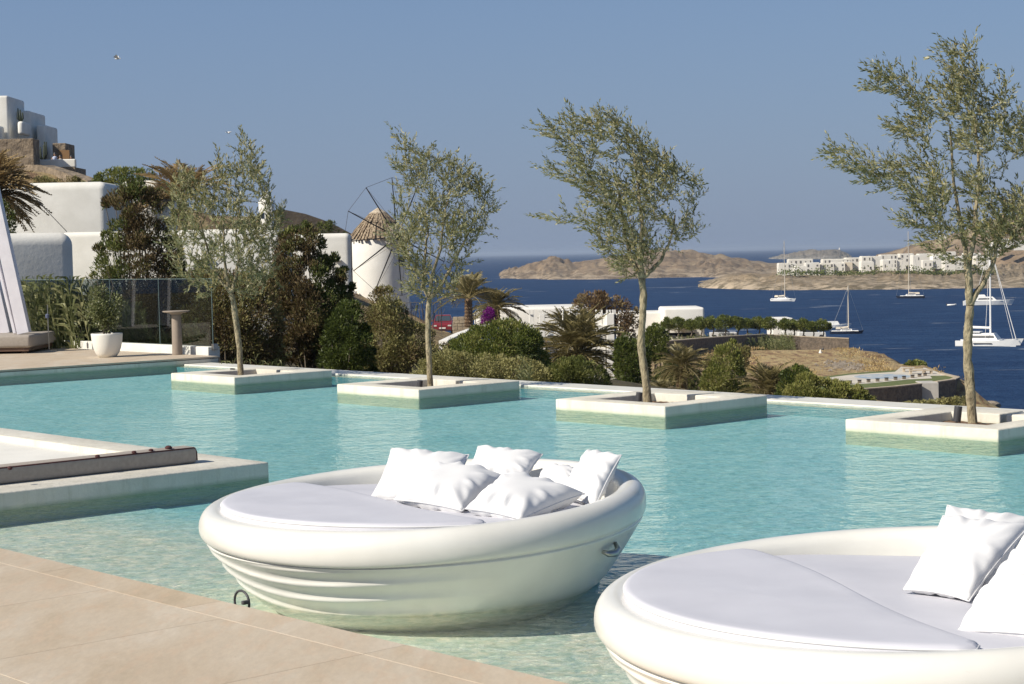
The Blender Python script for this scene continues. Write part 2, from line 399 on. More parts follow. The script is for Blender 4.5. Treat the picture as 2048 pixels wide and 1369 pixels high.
headland('headland', [(998,556,558),(1006,547,558),(1020,543,558),(1030,542,558.5),(1046,538,559),(1060,530,559),(1075,526,559),(1085,522,559.5),(1100,517,560),(1112,518,560),(1125,524,560),(1145,526,560),(1160,524,560),(1200,520,559.5),(1240,515,559),(1280,509,558),(1330,503,556),(1365,503,555.5),(1400,507,555),(1440,513,556),(1500,525,556),(1550,531,556),(1640,540,556)],
   1600, 2100, 400, Mh1, 4.5, 34, 1, 3)
def yr2(px): return 1130 if px < 1780 else 1130+ (px-1780)*1.6
headland('headland', [(1396,573,575.5),(1412,567,577),(1440,557,578),(1465,551,579),(1500,549,580),(1560,549,581.5),(1620,546,581),(1700,541,581),(1800,536,580),(1860,534,580),(1920,531,579),(2060,527,578.5),(2120,525,578)],
   980, yr2, 260, Mh2, 2.6, 34, 6, 3)
headland('hill', [(1752,512,545),(1775,507,545),(1800,499,545),(1825,490,545),(1850,484,545),(1880,477,545),(1920,462,545),(1960,448,545),(2000,436,545),(2060,424,545),(2140,416,545)],
   1300, 1750, 400, Mh1, 4, 30, 8, 4)

# ------------------------------------------------------------------ pool
WZ = 0.0
AMIN, AMAX = 1.0, 25.32
def pool_water_mat():
    m, nt, p, out = newmat('pool_water'); nt.nodes.remove(p)
    g = coords(nt)
    n1 = noise(nt, g, 5.0, 3, .5, .4); n2 = noise(nt, g, 15.0, 3, .55, .3); n3 = noise(nt, g, 1.2, 2)
    h = mth(nt, 'ADD', mth(nt, 'MULTIPLY', n1, 1.0), mth(nt, 'MULTIPLY', n2, .40)); h = mth(nt, 'ADD', h, mth(nt, 'MULTIPLY', n3, .9))
    nb = bump(nt, h, 1.0, .12, None)
    # caustic light network painted into the transparent tint as a voronoi pattern
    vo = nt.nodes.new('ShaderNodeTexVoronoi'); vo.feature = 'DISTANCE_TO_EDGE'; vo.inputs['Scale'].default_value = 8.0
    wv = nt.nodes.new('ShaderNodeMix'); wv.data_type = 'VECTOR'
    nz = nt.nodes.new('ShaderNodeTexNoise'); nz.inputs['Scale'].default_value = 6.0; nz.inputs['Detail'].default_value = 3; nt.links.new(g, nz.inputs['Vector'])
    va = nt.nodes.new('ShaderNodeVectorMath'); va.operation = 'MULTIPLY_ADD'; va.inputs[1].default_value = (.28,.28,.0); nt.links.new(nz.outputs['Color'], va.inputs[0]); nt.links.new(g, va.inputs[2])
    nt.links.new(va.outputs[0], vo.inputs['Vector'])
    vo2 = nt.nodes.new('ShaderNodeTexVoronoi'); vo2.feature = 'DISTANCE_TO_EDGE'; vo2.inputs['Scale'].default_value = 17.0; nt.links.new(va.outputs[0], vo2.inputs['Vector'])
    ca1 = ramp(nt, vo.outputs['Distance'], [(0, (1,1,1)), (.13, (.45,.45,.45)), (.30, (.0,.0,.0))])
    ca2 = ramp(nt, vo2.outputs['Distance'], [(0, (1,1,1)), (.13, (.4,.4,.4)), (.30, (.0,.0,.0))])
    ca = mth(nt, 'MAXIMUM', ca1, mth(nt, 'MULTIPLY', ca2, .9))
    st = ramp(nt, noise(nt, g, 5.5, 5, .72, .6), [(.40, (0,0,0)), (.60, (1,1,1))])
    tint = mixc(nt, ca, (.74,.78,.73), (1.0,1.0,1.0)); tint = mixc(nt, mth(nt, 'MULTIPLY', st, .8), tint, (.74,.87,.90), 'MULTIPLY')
    sp_ = ramp(nt, noise(nt, g, 15.0, 4, .75, .3), [(.44, (0,0,0)), (.56, (1,1,1))]); tint = mixc(nt, mth(nt, 'MULTIPLY', sp_, .75), tint, (.74,.84,.86), 'MULTIPLY')  # ripple streaks and sparkle are painted into the tint as well
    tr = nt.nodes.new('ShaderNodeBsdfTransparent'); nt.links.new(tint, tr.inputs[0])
    gl = nt.nodes.new('ShaderNodeBsdfGlossy'); gl.inputs['Roughness'].default_value = .05; nt.links.new(nb, gl.inputs['Normal'])
    fr = nt.nodes.new('ShaderNodeFresnel'); fr.inputs[0].default_value = 1.33; nt.links.new(nb, fr.inputs['Normal'])
    f = mth(nt, 'MINIMUM', mth(nt, 'MULTIPLY', fr.outputs[0], .42), .38)
    mx = nt.nodes.new('ShaderNodeMixShader'); nt.links.new(f, mx.inputs[0]); nt.links.new(tr.outputs[0], mx.inputs[1]); nt.links.new(gl.outputs[0], mx.inputs[2])
    nt.links.new(mx.outputs[0], out.inputs[0]); return m
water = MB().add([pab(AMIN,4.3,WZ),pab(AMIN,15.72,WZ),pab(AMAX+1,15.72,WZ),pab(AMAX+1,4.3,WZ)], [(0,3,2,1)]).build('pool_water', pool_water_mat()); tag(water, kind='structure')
def floor_mat(name, c1, c2):
    m, nt, p, out = newmat(name); g = coords(nt)
    nt.links.new(ramp(nt, noise(nt, g, 1.1, 5), [(.3, c1), (.7, c2)]), p.inputs['Base Color'])
    p.inputs['Roughness'].default_value = .9; p.inputs['Specular IOR Level'].default_value = .1; return m
M_floor = floor_mat('pool_floor_turquoise', (.37,.68,.68), (.47,.76,.75))
M_ledge = floor_mat('pool_ledge_pale', (.90,.84,.66), (.93,.89,.73))
_nt = M_ledge.node_tree; _p = _nt.nodes['Principled BSDF']; _src = _p.inputs['Base Color'].links[0].from_socket
_dp = _nt.nodes.new('ShaderNodeVectorMath'); _dp.operation = 'DOT_PRODUCT'; _dp.inputs[1].default_value = tuple(B); _nt.links.new(coords(_nt), _dp.inputs[0])
_f = ramp(_nt, mth(_nt, 'MULTIPLY_ADD', _dp.outputs['Value'], 1.0, -6.0), [(.05, (0,0,0)), (.88, (1,1,1))])
_nt.links.new(mixc(_nt, _f, _src, (.42,.72,.71)), _p.inputs['Base Color'])
fl = MB().add([pab(AMIN,6.3,-.13),pab(AMIN,16,-.13),pab(27,16,-.13),pab(27,6.3,-.13)], [(0,3,2,1)]).build('pool_floor', M_floor); tag(fl, kind='structure')
lg = MB().abox(AMIN, 27, 4.3, 6.9, -.60, -.115).build('pool_ledge', M_ledge); tag(lg, kind='structure')

def masonry_mat():
    m, nt, p, out = newmat('pool_plaster'); g = coords(nt)
    c = ramp(nt, noise(nt, g, 1.6, 6, .6), [(.3, (.57,.54,.46)), (.7, (.70,.67,.59))])
    gn = nt.nodes.new('ShaderNodeNewGeometry'); gp = nt.nodes.new('ShaderNodeSeparateXYZ'); nt.links.new(gn.outputs['Position'], gp.inputs[0])
    zz = mth(nt, 'ADD', gp.outputs['Z'], mth(nt, 'MULTIPLY', noise(nt, g, 3, 3), .02))
    dr = ramp(nt, noise(nt, coords(nt, False, (1,1,.12)), 9, 5, .7), [(.52, (0,0,0)), (.66, (1,1,1))])
    c = mixc(nt, mth(nt, 'MULTIPLY', dr, .45), c, (.44,.42,.33))
    wet = ramp(nt, zz, [(.0, (1,1,1)), (.045, (0,0,0))])
    c = mixc(nt, wet, c, (.36,.40,.27))       # algae and wet tide line along the water
    nt.links.new(c, p.inputs['Base Color']); p.inputs['Roughness'].default_value = .85
    bump(nt, noise(nt, g, 7, 7, .65), .6, .02, p); return m
M_pool_wall = masonry_mat()
def coping_mat():
    m, nt, p, out = newmat('infinity_edge_plaster'); g = coords(nt)
    c = ramp(nt, noise(nt, g, 1.3, 6, .6), [(.3, (.60,.59,.52)), (.7, (.74,.72,.66))])
    nt.links.new(c, p.inputs['Base Color']); p.inputs['Roughness'].default_value = .5
    bump(nt, noise(nt, g, 10, 5), .3, .01, p); return m
M_edge = coping_mat()
# infinity edge: inner lip just under the surface, flat top just above
ed = MB().abox(AMIN, 25.3, 15.72, 16.25, -1.6, .018)
o = ed.build('infinity_edge', M_edge, bev=.008); tag(o, kind='structure')
o = MB().abox(AMIN, 25.3, 15.60, 15.715, -.5, -.02).build('overflow_lip', floor_mat('overflow_lip', (.62,.62,.40), (.70,.68,.48))); tag(o, kind='structure')
o = MB().abox(AMIN, 25.3, 15.575, 15.592, -.5, -.02).build('added_edge_strip', floor_mat('edge_strip_sky_tone', (.08,.26,.28), (.11,.32,.33))); tag(o, kind='structure')  # added strip before the edge wall; its dimmed blue stands in for reflected sky
# end wall of the pool under the far deck
o = MB().abox(25.33, 25.6, 4.3, 16.41, -.6, .075).build('pool_side_wall', M_pool_wall); tag(o, kind='structure')

# ------------------------------------------------------------------ decks and slabs
def slab_mat():
    m, nt, p, out = newmat('travertine'); g = coords(nt)
    oi = nt.nodes.new('ShaderNodeObjectInfo')
    gg = nt.nodes.new('ShaderNodeVectorMath'); gg.operation = 'MULTIPLY_ADD'; gg.inputs[1].default_value = (3,7,0)
    nt.links.new(oi.outputs['Random'], gg.inputs[0]); nt.links.new(g, gg.inputs[2])
    rot = nt.nodes.new('ShaderNodeMapping'); rot.inputs['Rotation'].default_value = (0,0,-AL); rot.inputs['Scale'].default_value = (1,.35,1); nt.links.new(gg.outputs[0], rot.inputs[0])
    v = rot.outputs[0]
    c = ramp(nt, noise(nt, v, 2.2, 7, .65, .6), [(.25, (.44,.35,.24)), (.42, (.52,.425,.31)), (.56, (.55,.465,.355)), (.75, (.62,.55,.45))])
    c = mixc(nt, mth(nt, 'MULTIPLY', ramp(nt, noise(nt, v, 9, 6, .7), [(.5, (0,0,0)), (.62, (1,1,1))]), .35), c, (.56,.40,.27))
    pit = ramp(nt, noise(nt, g, 45, 2), [(.74, (0,0,0)), (.78, (1,1,1))])
    c = mixc(nt, mth(nt, 'MULTIPLY', pit, .6), c, (.24,.17,.11))
    fs_ = noise(nt, v, 38, 6, .75); c = mixc(nt, .35, c, ramp(nt, fs_, [(.3, (.55,.55,.55)), (.7, (1.0,1.0,1.0))]), 'MULTIPLY')
    c = mixc(nt, mth(nt, 'MULTIPLY', oi.outputs['Random'], .12), c, (.62,.54,.46))
    nt.links.new(c, p.inputs['Base Color']); p.inputs['Roughness'].default_value = .75
    bump(nt, noise(nt, v, 24, 6, .6), .25, .005, p); return m
M_slab = slab_mat()
DZ = .115
deck = MB().abox(0.5, 16, -6, 4.545, -1.2, .098).build('pool_deck', simple('joint_mortar', (.34,.27,.19), .95)); tag(deck, kind='structure')
G = .003
def slab(parent, a0, a1, b0, b1, zt=DZ, th=.03):
    mb = MB().abox(a0+G/2, a1-G/2, b0+G/2, b1-G/2, zt-th, zt); return mb.build('paving_slab', M_slab, parent, bev=.0012, seg=1)
for i in range(9): slab(deck, 1.5+1.4*i, 2.9+1.4*i, 4.355, 4.585, DZ, .05)
for r, (b0, b1, sh) in enumerate([(3.15, 4.355, 0), (1.95, 3.15, .55), (.75, 1.95, .2)]):
    for i in range(8):
        a0 = 5.70-1.05*3+ 1.05*i + sh
        slab(deck, a0, a0+1.05, b0, b1)
fdeck = MB().abox(25.42, 40, 4, 16.5, -1.4, .097).build('far_deck', simple('joint_mortar_far', (.38,.31,.24), .95)); tag(fdeck, kind='structure')
nb_ = 0
for i in range(9):
    for j in range(7):
        a0 = 25.34+i*.62; b0 = 16.42-1.2*(j+1)
        if i > 5 and j < 0: continue
        slab(fdeck, a0, a0+.62, b0, b0+1.2, DZ, .03); nb_ += 1
for i in range(5):
    for j in range(5): slab(fdeck, 30.92+i*.9, 31.82+i*.9, 16.42-1.5*(j+1), 16.42-1.5*j)
# ------------------------------------------------------------------ tree planters in the pool
PL = [20.55, 16.52, 12.45, 8.47]
pl_lab = ['square white planter in the pool farthest left, nearest the far deck', 'square white planter holding the olive tree in front of the windmill',
          'square white planter in the middle of the pool edge, behind the first daybed', 'square white planter in the pool at the right edge of the picture']
def soil_mat():
    return M_soil
for i, a0 in enumerate(PL):
    b0 = 13.57; a1 = a0+1.66; b1 = 15.26
    t = thing('tree_planter', pl_lab[i], 'planter', pab(a0+.8, b0+.8, 0), 'square planters along the infinity edge')
    s0, s1 = a0+.70, a0+.77; ia0, ia1, ib0, ib1 = a0+.30, a0+1.31, b0+.29, 14.83
    poly = [(a0,b0),(a1,b0),(a1,b1),(s1,b1),(s1,ib1),(ia1,ib1),(ia1,ib0),(ia0,ib0),(ia0,ib1),(s0,ib1),(s0,b1),(a0,b1)]
    P2 = [tuple(pab(a,b))[:2] for a, b in poly]
    mb = MB().prism(P2[::-1], -.5, DZ+rnd.uniform(-.003,.003)); w = mb.build('wall', M_pool_wall, t, bev=.014, seg=3); autosmooth(w, 50)
    # soil
    sx = 22; V = []; 
    for j in range(sx+1):
        for k in range(sx+1):
            u, v = j/sx, k/sx; q = pab(ia0+.005+(ia1-ia0-.01)*u, ib0+.005+(ib1-ib0-.01)*v)
            r = math.hypot(u-.5, v-.5); V.append((q.x, q.y, .012+.045*max(0, 1-r*2.3)+rnd.uniform(0,.014)))
    ii = np.arange((sx+1)**2).reshape(sx+1, sx+1); Q = np.stack([ii[:-1,:-1], ii[:-1,1:], ii[1:,1:], ii[1:,:-1]], -1).reshape(-1,4)
    so = npmesh('soil', np.array(V), Q, M_soil, t); tag(so, kind='stuff')
# spotlights in the planters
for px, py, hh, i in [(464,751,.085,0),(839,777,.085,1),(1277,806,.10,2),(1913,848,.15,3)]:
    p0 = on(px, py, .03); t = thing('spotlight', ['small dark uplight in the far left planter', 'small dark uplight in the planter second from the left', 'small dark uplight in the planter behind the daybed', 'tilted dark cylindrical uplight in the planter at the right edge'][i], 'spotlight', p0, 'uplights in the tree planters')
    ax = Vector((.12,.0,1)).normalized(); MB().tube([p0-ax*.02, p0+ax*.035], .012, 8).build('stem', M_black, t)
    MB().tube([p0+ax*.02, p0+ax*(.02+hh)], .038, 16).build('housing', M_black, t, bev=.003)

# ------------------------------------------------------------------ olive trees
def leaves_np(P, D, L, Wd, fold=.25, rng=NR):
    """P base points (n,3), D unit directions, L lengths, Wd widths -> verts, quads"""
    n = len(P); r = rng.normal(size=(n,3)); s = np.cross(D, r); s /= np.linalg.norm(s, axis=1, keepdims=True)+1e-9
    nn = np.cross(s, D)
    L = np.asarray(L).reshape(-1,1); Wd = np.asarray(Wd).reshape(-1,1)
    mid = P + D*L*.5 + nn*Wd*fold
    V = np.stack([P, mid+s*Wd*.5, P+D*L, mid-s*Wd*.5], 1).reshape(-1,3)
    Q = np.arange(n*4).reshape(n,4); return V, Q
M_olive = leafmat('olive_leaf', [(0, (.11,.115,.04)), (.35, (.23,.225,.095)), (.65, (.38,.36,.19)), (.9, (.52,.49,.33)), (1, (.42,.34,.12))], .38, .42)
def olive(label, Y, base, trunk, limbs, poly, natt, seed, lean=(-.25, .35), depth=.45, tr=.032, leaf=.05, dens=1.0, holes=.39):
    rg = np.random.default_rng(seed); rr = random.Random(seed)
    b = at(base[0], base[1], Y); b.z = -.02
    t = thing('olive_tree', label, 'olive tree', b, 'olive trees in the pool planters')
    pts = [at(x, y, Y) for x, y in trunk]; pts[0] = b.copy()
    # smooth trunk
    sp = []
    for i in range(len(pts)-1):
        for k in range(5):
            q = pts[i].lerp(pts[i+1], k/5); sp.append(q + Vector((rr.uniform(-.5,.5), rr.uniform(-.5,.5), 0))*.006)
    sp.append(pts[-1]); n = len(sp)
    rad = [tr*(1.12-.25*i/n)*(1.35 if i == 0 else 1)*(1+.12*rr.uniform(-1,1)) for i in range(n)]
    tk = MB().tube(sp, rad, 12).build('trunk', M_bark, t, smooth=True)
    nodes = [tuple(pts[-1])]; par = [-1]; 
    for limb in limbs:
        L = [at(x, y, Y+dy) for x, y, dy in limb]; ll = [pts[-1]] + L; sm = []
        for i in range(len(ll)-1):
            for k in range(4): sm.append(ll[i].lerp(ll[i+1], k/4) + Vector((rr.uniform(-1,1), rr.uniform(-1,1), rr.uniform(-1,1)))*.008)
        sm.append(ll[-1])
        rd = [tr*.72*(1-.75*i/len(sm)) for i in range(len(sm))]
        MB().tube(sm, rd, 8).build('limb', M_bark, t, smooth=True)
        for q in sm[1:]: nodes.append(tuple(q)); par.append(-2)
    # attractors inside the crown outline
    poly = np.array(poly, float); x0, y0 = poly.min(0); x1, y1 = poly.max(0); pts2 = []
    while len(pts2) < natt:
        c = rg.uniform((x0,y0), (x1,y1), (400,2)); c = c[inpoly(c[:,0], c[:,1], poly)]
        keep = fbm(c[:,0], c[:,1], .024, 3, seed) + rg.uniform(-.06,.06,len(c)) > holes
        keep |= (edist(c[:,0], c[:,1], poly) < 16) & (rg.uniform(0,1,len(c)) < .5)
        pts2 += list(c[keep])
    pts2 = np.array(pts2[:natt]); ed = edist(pts2[:,0], pts2[:,1], poly)
    dep = depth*np.sqrt(np.clip(ed/(ed.max()*.8), .05, 1))*rg.uniform(-1,1,natt)
    att = np.array([tuple(at(p[0], p[1], Y+d)) for p, d in zip(pts2, dep)])
    root = np.array(pts[-1]); att = att[np.argsort(np.linalg.norm(att-root, axis=1))]
    ND = np.array(nodes); PR = list(par); seg = []; tips = []
    tw = MB(); buf = np.zeros((natt*8+len(ND)+10,3)); buf[:len(ND)] = ND; cnt = len(ND)
    rootd = np.linalg.norm(buf[:cnt]-root, axis=1); rdb = np.zeros(len(buf)); rdb[:cnt] = rootd
    paths = []
    for a_ in att:
        d = np.linalg.norm(buf[:cnt]-a_, axis=1); da = np.linalg.norm(a_-root)
        cost = d + .35*np.clip(rdb[:cnt]+.02-da, 0, None)*3
        j = int(cost.argmin()); p0 = buf[j].copy(); v = a_-p0; L = np.linalg.norm(v)
        if L < .03: continue
        k = max(2, min(6, int(L/.07))); path = [p0]; bend = rg.normal(size=3)*.06*L + np.array([0,0,-.06*L])
        for q in range(1, k+1):
            s = q/k; pt = p0+v*s + bend*math.sin(s*math.pi); path.append(pt); buf[cnt] = pt; rdb[cnt] = np.linalg.norm(pt-root); cnt += 1
        paths.append(path)
        dd = np.linalg.norm(a_-root); r0 = max(.0022, .0075*math.exp(-dd*1.3)+.001)
        tw.tube(path, [r0*(1-.6*q/k) for q in range(k+1)], 3, cap=False)
    o = tw.build('twigs', M_bark, t); tag(o, kind='stuff')
    Pb, Dr, Ln, Tn = [], [], [], []
    lv = np.array([lean[0], 0, lean[1]])
    for path in paths:
        tipv = path[-1]-path[-2]; tipv /= np.linalg.norm(tipv)+1e-9
        tipv = tipv + lv*1.1 + rg.normal(size=3)*.18; tipv /= np.linalg.norm(tipv)
        ext = [path[-1]+tipv*.045*q for q in range(1, rr.randint(3,6))]
        pp = path[-4:] + ext; ct = rg.normal(.5,.17)
        for i in range(len(pp)-1):
            sg = pp[i+1]-pp[i]; sl = np.linalg.norm(sg); sd = sg/(sl+1e-9); nl = max(1, int(sl/.021*dens))
            for q in range(nl):
                for sgn in (1,-1):
                    if rr.random() < .12: continue
                    side = np.cross(sd, rg.normal(size=3)); side /= np.linalg.norm(side)+1e-9
                    dr = sd*.8 + side*.5 + lv*.35; dr /= np.linalg.norm(dr)
                    Pb.append(pp[i]+sg*(q+rr.random())/nl); Dr.append(dr); Ln.append(leaf*rr.uniform(.6,1.25)); Tn.append(ct+rg.normal(0,.2))
    V, Q = leaves_np(np.array(Pb), np.array(Dr), np.array(Ln), np.array(Ln)*.27, rng=rg)
    f = npmesh('foliage', V, Q, M_olive, t, tint=np.repeat(np.clip(Tn,0,1), 4)); tag(f, kind='stuff')
    return t
TY = [25.43, 22.46, 19.46, 16.53]
olive('thin olive tree in the far left planter, in front of the brown bushes', TY[0], (482,752), [(482,752),(479,700),(473,650),(466,600),(463,588)],
  [[(440,560,.05),(425,530,.1),(410,480,.1),(400,440,.1)], [(470,560,0),(478,520,0),(472,470,-.05),(480,420,0)], [(452,550,.0),(448,500,-.1),(446,440,-.1)]],
  [(338,490),(345,420),(350,360),(368,342),(395,368),(425,380),(436,300),(446,350),(470,330),(487,268),(502,295),(515,320),(537,365),(540,400),(557,440),(574,398),(562,455),(540,500),(545,555),(520,590),(480,600),(440,570),(405,610),(380,560),(355,550)], 950, 3, lean=(-.05,.35), depth=.7, tr=.040, leaf=.062)
olive('slim olive tree in the second planter, in front of the windmill', TY[1], (861,774), [(861,774),(858,720),(856,660),(857,615),(859,598)],
  [[(845,570,.05),(850,520,.1),(855,470,.1),(850,420,.05)], [(880,575,0),(905,530,-.05),(930,480,0),(945,450,0)], [(862,560,.0),(880,500,-.1),(890,430,-.1),(900,380,0)]],
  [(776,318),(810,325),(788,268),(830,290),(870,312),(900,322),(950,350),(985,395),(1002,420),(975,440),(965,470),(940,500),(925,545),(905,580),(870,600),(835,600),(815,580),(822,540),(800,505),(766,462),(800,432),(790,402),(818,365)], 1050, 5, lean=(-.15,.12), depth=.5, tr=.036, leaf=.052)
olive('olive tree in the third planter with a wide windblown crown against the sky', TY[2], (1297,808), [(1297,808),(1290,750),(1282,690),(1285,640),(1287,590),(1284,558)],
  [[(1265,520,.05),(1250,470,.1),(1240,400,.1),(1225,340,.05)], [(1298,545,0),(1322,520,0),(1338,490,0),(1350,430,0)], [(1280,500,-.05),(1285,440,-.1),(1275,370,-.1),(1265,300,0)]],
  [(1078,264),(1110,247),(1150,228),(1185,238),(1222,226),(1262,250),(1300,290),(1340,322),(1405,372),(1388,420),(1392,470),(1350,492),(1318,508),(1300,540),(1262,560),(1232,540),(1200,490),(1170,452),(1080,438),(1150,428),(1178,385),(1088,338),(1140,325),(1128,285)], 1350, 8, lean=(-.4,.02), depth=.5, tr=.042, leaf=.05)
olive('tallest olive tree, in the planter at the right edge', TY[3], (1946,852), [(1946,852),(1941,780),(1935,720),(1937,650),(1940,612)],
  [[(1935,560,.05),(1932,500,.1),(1918,430,.1),(1905,350,.05),(1900,250,0)], [(1960,575,0),(1982,540,0),(1998,480,0),(2010,400,0)], [(1938,540,-.05),(1950,450,-.1),(1960,350,-.1),(1950,230,0)]],
  [(1893,92),(1912,84),(1925,100),(1950,92),(1953,140),(1985,205),(2012,152),(2020,215),(2045,235),(2090,280),(2120,400),(2090,470),(2040,490),(1995,520),(1940,545),(1890,520),(1845,490),(1870,472),(1768,440),(1840,425),(1815,385),(1755,372),(1655,318),(1672,300),(1725,302),(1760,330),(1830,312),(1850,290),(1772,252),(1850,235),(1812,200),(1727,176),(1765,138),(1812,152),(1860,190),(1900,180),(1880,120)], 1550, 11, lean=(-.5,.0), depth=.5, tr=.044, leaf=.05, holes=.43)

# ------------------------------------------------------------------ masonry island with a recessed lounge
isl = thing('masonry_island', 'low plastered platform wall standing in the pool at the left edge', 'platform', pab(11.59, 7.96, 0))
a0, a1, b0, b1 = 11.59, 17.8, 1.0, 7.96; ia0, ia1, ib0, ib1 = a0+.62, a1-.4, b0+.4, b1-.36
MB().abox(a0+.05, a1-.05, b0+.05, b1-.05, -.6, -.02).build('base', M_pool_wall, isl)
mb = MB(); 
outer = [(a0,b0),(a1,b0),(a1,b1),(a0,b1)]; inner = [(ia0,ib0),(ia1,ib0),(ia1,ib1),(ia0,ib1)]
vs = [pab(a,b,-.6) for a,b in outer]+[pab(a,b,.13) for a,b in outer]+[pab(a,b,.13) for a,b in inner]+[pab(a,b,.0) for a,b in inner]
fs = []
for i in range(4):
    j = (i+1) % 4; fs += [(i,j,4+j,4+i),(4+i,4+j,8+j,8+i),(8+i,8+j,12+j,12+i)]
mb.add(vs, fs); w = mb.build('wall', M_pool_wall, isl, bev=.016, seg=3); autosmooth(w, 50)
MB().abox(ia0+.002, ia1-.002, ib0+.002, ib1-.002, .0, .07).build('recessed_floor', simple('smooth_white_plaster', (.78,.76,.70), .7, (.72,.70,.64), 2, 20, .15, .01), isl)
bol = thing('bolster_cushion', 'long taupe bolster cushion with dark red piping on the pool platform', 'cushion', pab(12.1, 6.5, .13))
ba0, ba1, bb0, bb1, bz0, bz1 = 12.0, 12.19, 4.6, 7.56, .132, .262
o = MB().abox(ba0, ba1, bb0, bb1, bz0, bz1).build('cushion_body', M_taupe, bol, bev=.028, seg=4); autosmooth(o, 60)
M_piping = simple('dark_red_piping', (.09,.03,.03), .9, (.05,.02,.02), 60)
for (aa, zz) in ((ba0+.008, bz1-.008), (ba1-.008, bz1-.008)):
    MB().tube([pab(aa, bb0+.05, zz), pab(aa, bb1-.03, zz), pab(aa, bb1-.008, zz-.03), pab(aa, bb1-.004, bz0+.02)], .006, 6).build('piping', M_piping, bol, smooth=True)
for k, (px, py) in enumerate([(20,936),(195,913),(268,905),(302,901),(337,897)]):
    q = on(px, py, bz1+.005); s = .03 if k == 4 else .02
    MB().lathe([(.001,-.01),(s*.8,-.005),(s,s*.5),(s*.6,s*.9),(.001,s)], (q.x, q.y, bz1-.002), 10).build('tuft', M_piping, bol, smooth=True)

# ------------------------------------------------------------------ floating daybeds
def hull_mat():
    m, nt, p, out = newmat('white_gelcoat'); g = coords(nt)
    c = ramp(nt, noise(nt, g, 3, 4), [(.3, (.68,.67,.62)), (.7, (.76,.75,.70))])
    gn = nt.nodes.new('ShaderNodeNewGeometry'); gp = nt.nodes.new('ShaderNodeSeparateXYZ'); nt.links.new(gn.outputs['Position'], gp.inputs[0])
    wl = ramp(nt, mth(nt, 'ADD', gp.outputs['Z'], mth(nt, 'MULTIPLY', noise(nt, g, 8, 3), .02)), [(.005, (1,1,1)), (.05, (0,0,0))])
    c = mixc(nt, mth(nt, 'MULTIPLY', wl, .5), c, (.52,.50,.38))
    sc = ramp(nt, noise(nt, coords(nt, False, (1,1,4)), 18, 5, .7), [(.66, (0,0,0)), (.72, (1,1,1))])
    c = mixc(nt, mth(nt, 'MULTIPLY', sc, .12), c, (.35,.34,.28))
    nt.links.new(c, p.inputs['Base Color']); p.inputs['Roughness'].default_value = .28
    p.inputs['Coat Weight'].default_value = .25; p.inputs['Coat Roughness'].default_value = .15
    bump(nt, noise(nt, g, 2.2, 3), .2, .02, p); return m
M_hull = hull_mat()
M_matt = simple('white_mattress_vinyl', (.60,.60,.65), .55, (.56,.56,.61), 4, 180, .15, .0015)
M_cloth = simple('white_cotton', (.73,.73,.73), .9, (.69,.69,.70), 5, 320, .12, .001)
def sst(x, a, b): x = min(1, max(0, (x-a)/(b-a))); return x*x*(3-2*x)
